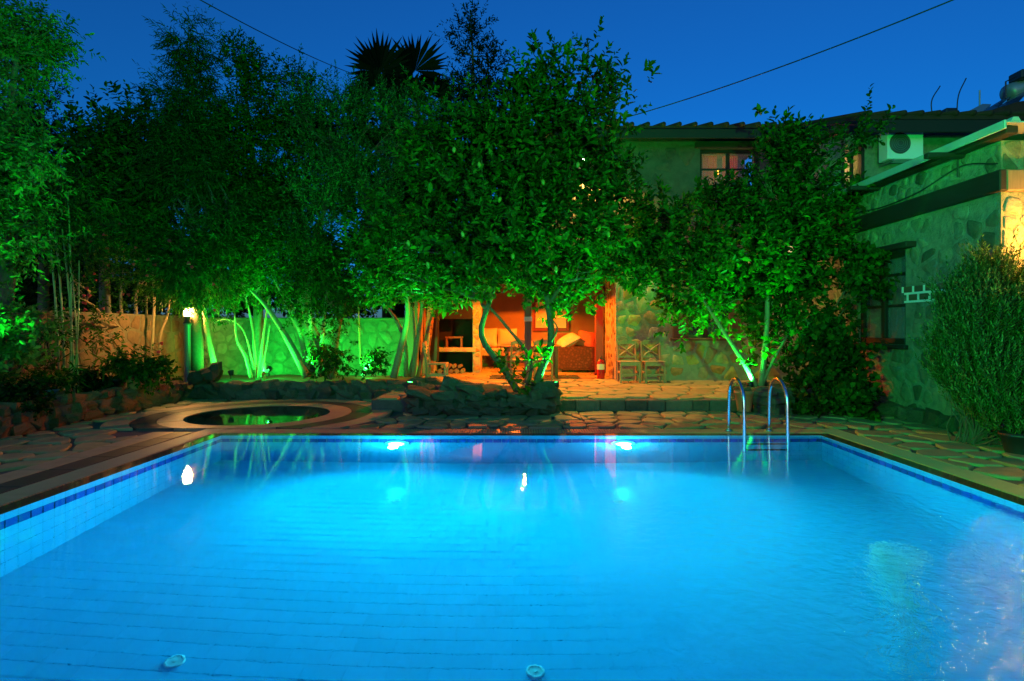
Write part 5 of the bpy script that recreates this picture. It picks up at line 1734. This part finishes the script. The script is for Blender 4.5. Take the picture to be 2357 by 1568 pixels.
tree('left_edge_shrub', 'bright green leafy shrub behind the low wall at the left edge', (-7.35, 8.0, .22),
     [stem([(20, 900, .025), (30, 820, .02), (40, 750, .012)], 8), stem([(10, 900, .02), (5, 800, .015), (0, 720, .01)], 8)],
     [B(40, 755, 35, 30, 7.9, .3), B(20, 800, 35, 35, 7.9, .3), B(0, 760, 30, 40, 8, .3), B(60, 770, 20, 25, 7.8, .2), B(10, 850, 35, 30, 7.9, .3)],
     M['leaf_bright'], M['bark'], 1700, cat='shrub', lf=dict(SHR, L=.085, W=.045))

# 11. bamboo canes
bam = empty('bamboo', (P(150, 880, 9.0).x, 9.0, .22))
tag(bam, 'clump of pale green bamboo canes behind the teal tub', 'bamboo')
for (x0, y0, x1, y1, r_) in ((138, 860, 107, 480, .018), (150, 870, 125, 520, .016), (160, 870, 156, 440, .016), (172, 880, 140, 500, .017), (165, 870, 182, 600, .012), (145, 870, 132, 560, .013), (180, 880, 158, 560, .013)):
    a, b = P(x0, y0, 9.0), P(x1, y1, 9.1 + random.uniform(-.2, .2))
    a.z = .2
    pts = []; rr = []
    for i in range(25):
        f = i / 24
        q = a.lerp(b, f) + Vector((.04 * math.sin(math.pi * f), 0, 0)) - bam.location
        pts.append(q); rr.append(r_ * (1 - .4 * f) * (1.22 if i % 3 == 0 else 1))
    MB().tube(pts, rr, 7).build('cane', M['cane'], bam, True)
V, F = leaf_cloud([B(120, 470, 50, 60, 9.1, .4), B(150, 560, 50, 50, 9.1, .4), B(170, 460, 40, 60, 9.1, .4), B(130, 800, 45, 40, 8.9, .3), B(170, 840, 45, 30, 8.9, .3)], 1700, k=7, twigL=.3, L=.14, W=.02, up=.0, out=.6, droop=.6, spread=.2)
tag(link('foliage', np_mesh('foliage', V - np.array(bam.location), F, M['leaf_mid']), bam), kind='stuff')

# 12. pot plants and low planting
for (px, py, rx, ry, Y, n, lab, mt) in ((112, 880, 45, 30, 8.6, 800, 'dark leafy plant growing in the teal tub', 'leaf_mid'), (285, 835, 32, 28, 9.75, 700, 'small plant growing in the black pot', 'leaf_mid'), (345, 850, 45, 35, 9.65, 1000, 'rose-like plant growing in the terracotta pot', 'leaf_mid'),
                                        (760, 825, 45, 35, 11.6, 900, 'leafy plant growing on top of the boulder wall', 'leaf_mid'), (860, 830, 35, 24, 11.7, 500, 'small round-leaved plant above the boulder wall near the porch', 'leaf_mid'),
                                        (40, 920, 60, 30, 7.6, 900, 'low dark shrub behind the low wall at the left edge', 'leaf_dark'), (210, 880, 60, 30, 9.4, 800, 'low dark plant between the tub and the black pot', 'leaf_dark')):
    c = P(px, py, Y)
    b_ = (c.x, Y, c.z - ry * Y / FPX - .12)
    tree('low_plant', lab, b_, [[(b_[0] + dx, Y, b_[2], .012), (b_[0] + dx * 2, Y, b_[2] + .1, .01), (c.x + dx * 4, Y, c.z, .006)] for dx in (-.03, .0, .03)], [B(px, py, rx, ry, Y, .25), B(px - rx * .5, py + ry * .5, rx * .5, ry * .5, Y, .2), B(px + rx * .5, py + ry * .4, rx * .5, ry * .5, Y, .2)], M[mt], M['bark'], n, cat='plant', lf=dict(SHR, L=.075, W=.042, spread=.08, k=7, twigL=.16, clump=5))
tree('sprout', 'leafy suckers sprouting at the foot of the lemon tree', (.02, 9.2, .34), [[(.02, 9.2, .34, .012), (.0, 9.2, .5, .008), (.03, 9.18, .62, .005)]],
     [B(1170, 850, 20, 22, 9.2, .12), B(1205, 885, 26, 14, 9.1, .12), B(1235, 830, 16, 26, 9.15, .1)], M['leaf_lemon'], M['bark'], 170, cat='plant', lf=dict(LEM, k=5, twigL=.18, spread=.06, clump=3))

# 13. big round-leaved bush against the annex wall
tree('round_leaved_bush', 'dense dark bush with round leaves at the foot of the annex window', (5.2, 9.3, .0),
     [[(5.2, 9.3, 0, .04), (5.15, 9.3, .6, .03), (5.2, 9.35, 1.4, .02)], [(5.4, 9.4, 0, .03), (5.5, 9.4, .8, .02), (5.6, 9.3, 1.2, .01)]],
     [B(1895, 900, 65, 60, 9.2, .4), B(1950, 890, 55, 60, 9.0, .35), B(1880, 815, 55, 60, 9.3, .35), B(1935, 800, 50, 55, 9.2, .35), B(1860, 745, 38, 40, 9.4, .3), B(1915, 745, 38, 38, 9.3, .3), B(1975, 935, 38, 38, 8.8, .3), B(1850, 930, 40, 35, 9.1, .3), B(1995, 600, 22, 35, 9.3, .15, .02), B(1990, 660, 22, 30, 9.2, .15, .02)],
     M['leaf_mid'], M['bark'], 6500, cat='bush', lf=dict(k=8, twigL=.2, L=.085, W=.085, up=.3, out=.7, surf=4, spread=.1, droop=.1, rnd=.4, clump=8))

# 14. rosemary
ros = empty('rosemary', (5.45, 6.75, 0))
tag(ros, 'huge rosemary bush with upright spikes leaning on the annex corner', 'bush')
sp = []
for (c, r, n) in ((P(2290, 900, 6.6), (.40, .40, .55), 620), (P(2260, 780, 6.7), (.38, .35, .45), 560), (P(2330, 780, 6.6), (.35, .35, .6), 520), (P(2210, 850, 6.8), (.25, .3, .42), 330), (P(2290, 690, 6.8), (.26, .25, .30), 300), (P(2345, 960, 6.4), (.3, .35, .35), 380), (P(2215, 720, 6.9), (.16, .2, .25), 130), (P(2275, 645, 6.8), (.12, .15, .18), 40)):
    for k in range(n):
        d_ = Vector((random.gauss(0, 1), random.gauss(0, 1), random.gauss(0, 1))).normalized() * (random.random() ** .4)
        sp.append((c + Vector((d_.x * r[0], d_.y * r[1], d_.z * r[2])), Vector((random.gauss(-.05, .22) + d_.x * .55, random.gauss(-.1, .22) + d_.y * .4, 1)).normalized(), random.uniform(.25, .5)))
p0 = np.array([s[0] for s in sp]); t0 = np.array([s[1] for s in sp]); l0 = np.array([[s[2]] for s in sp])
Vs = []
s0 = unit(np.cross(t0, np.array([[0, 1., .1]]))); u0 = np.cross(t0, s0)
for i in range(26):
    f = i / 26
    ph = 2.4 * i + rng.random((len(sp), 1))
    sd = s0 * np.cos(ph) + u0 * np.sin(ph)
    q = p0 + t0 * l0 * f
    a = unit(t0 * .9 + sd * .8)
    w_ = unit(np.cross(a, t0)) * .0075
    L_ = .062 * (1.1 - .5 * f)
    Vs.append(np.stack([q - w_, q + w_, q + a * L_ + w_ * .6, q + a * L_ - w_ * .6], 1))
V = np.concatenate(Vs).reshape(-1, 3)
F = np.arange(len(V)).reshape(-1, 4)
tag(link('foliage', np_mesh('foliage', V - np.array(ros.location), F, M['leaf_rosemary']), ros), kind='stuff')
mb = MB()
for s in sp[::14]:
    q = s[0] - ros.location
    limb(mb, (random.gauss(0, .06), random.gauss(0, .06), 0), q - Vector((0, 0, .1)), .009, .003, .1, 4, 4)
mb.build('stems', M['bark'], ros)
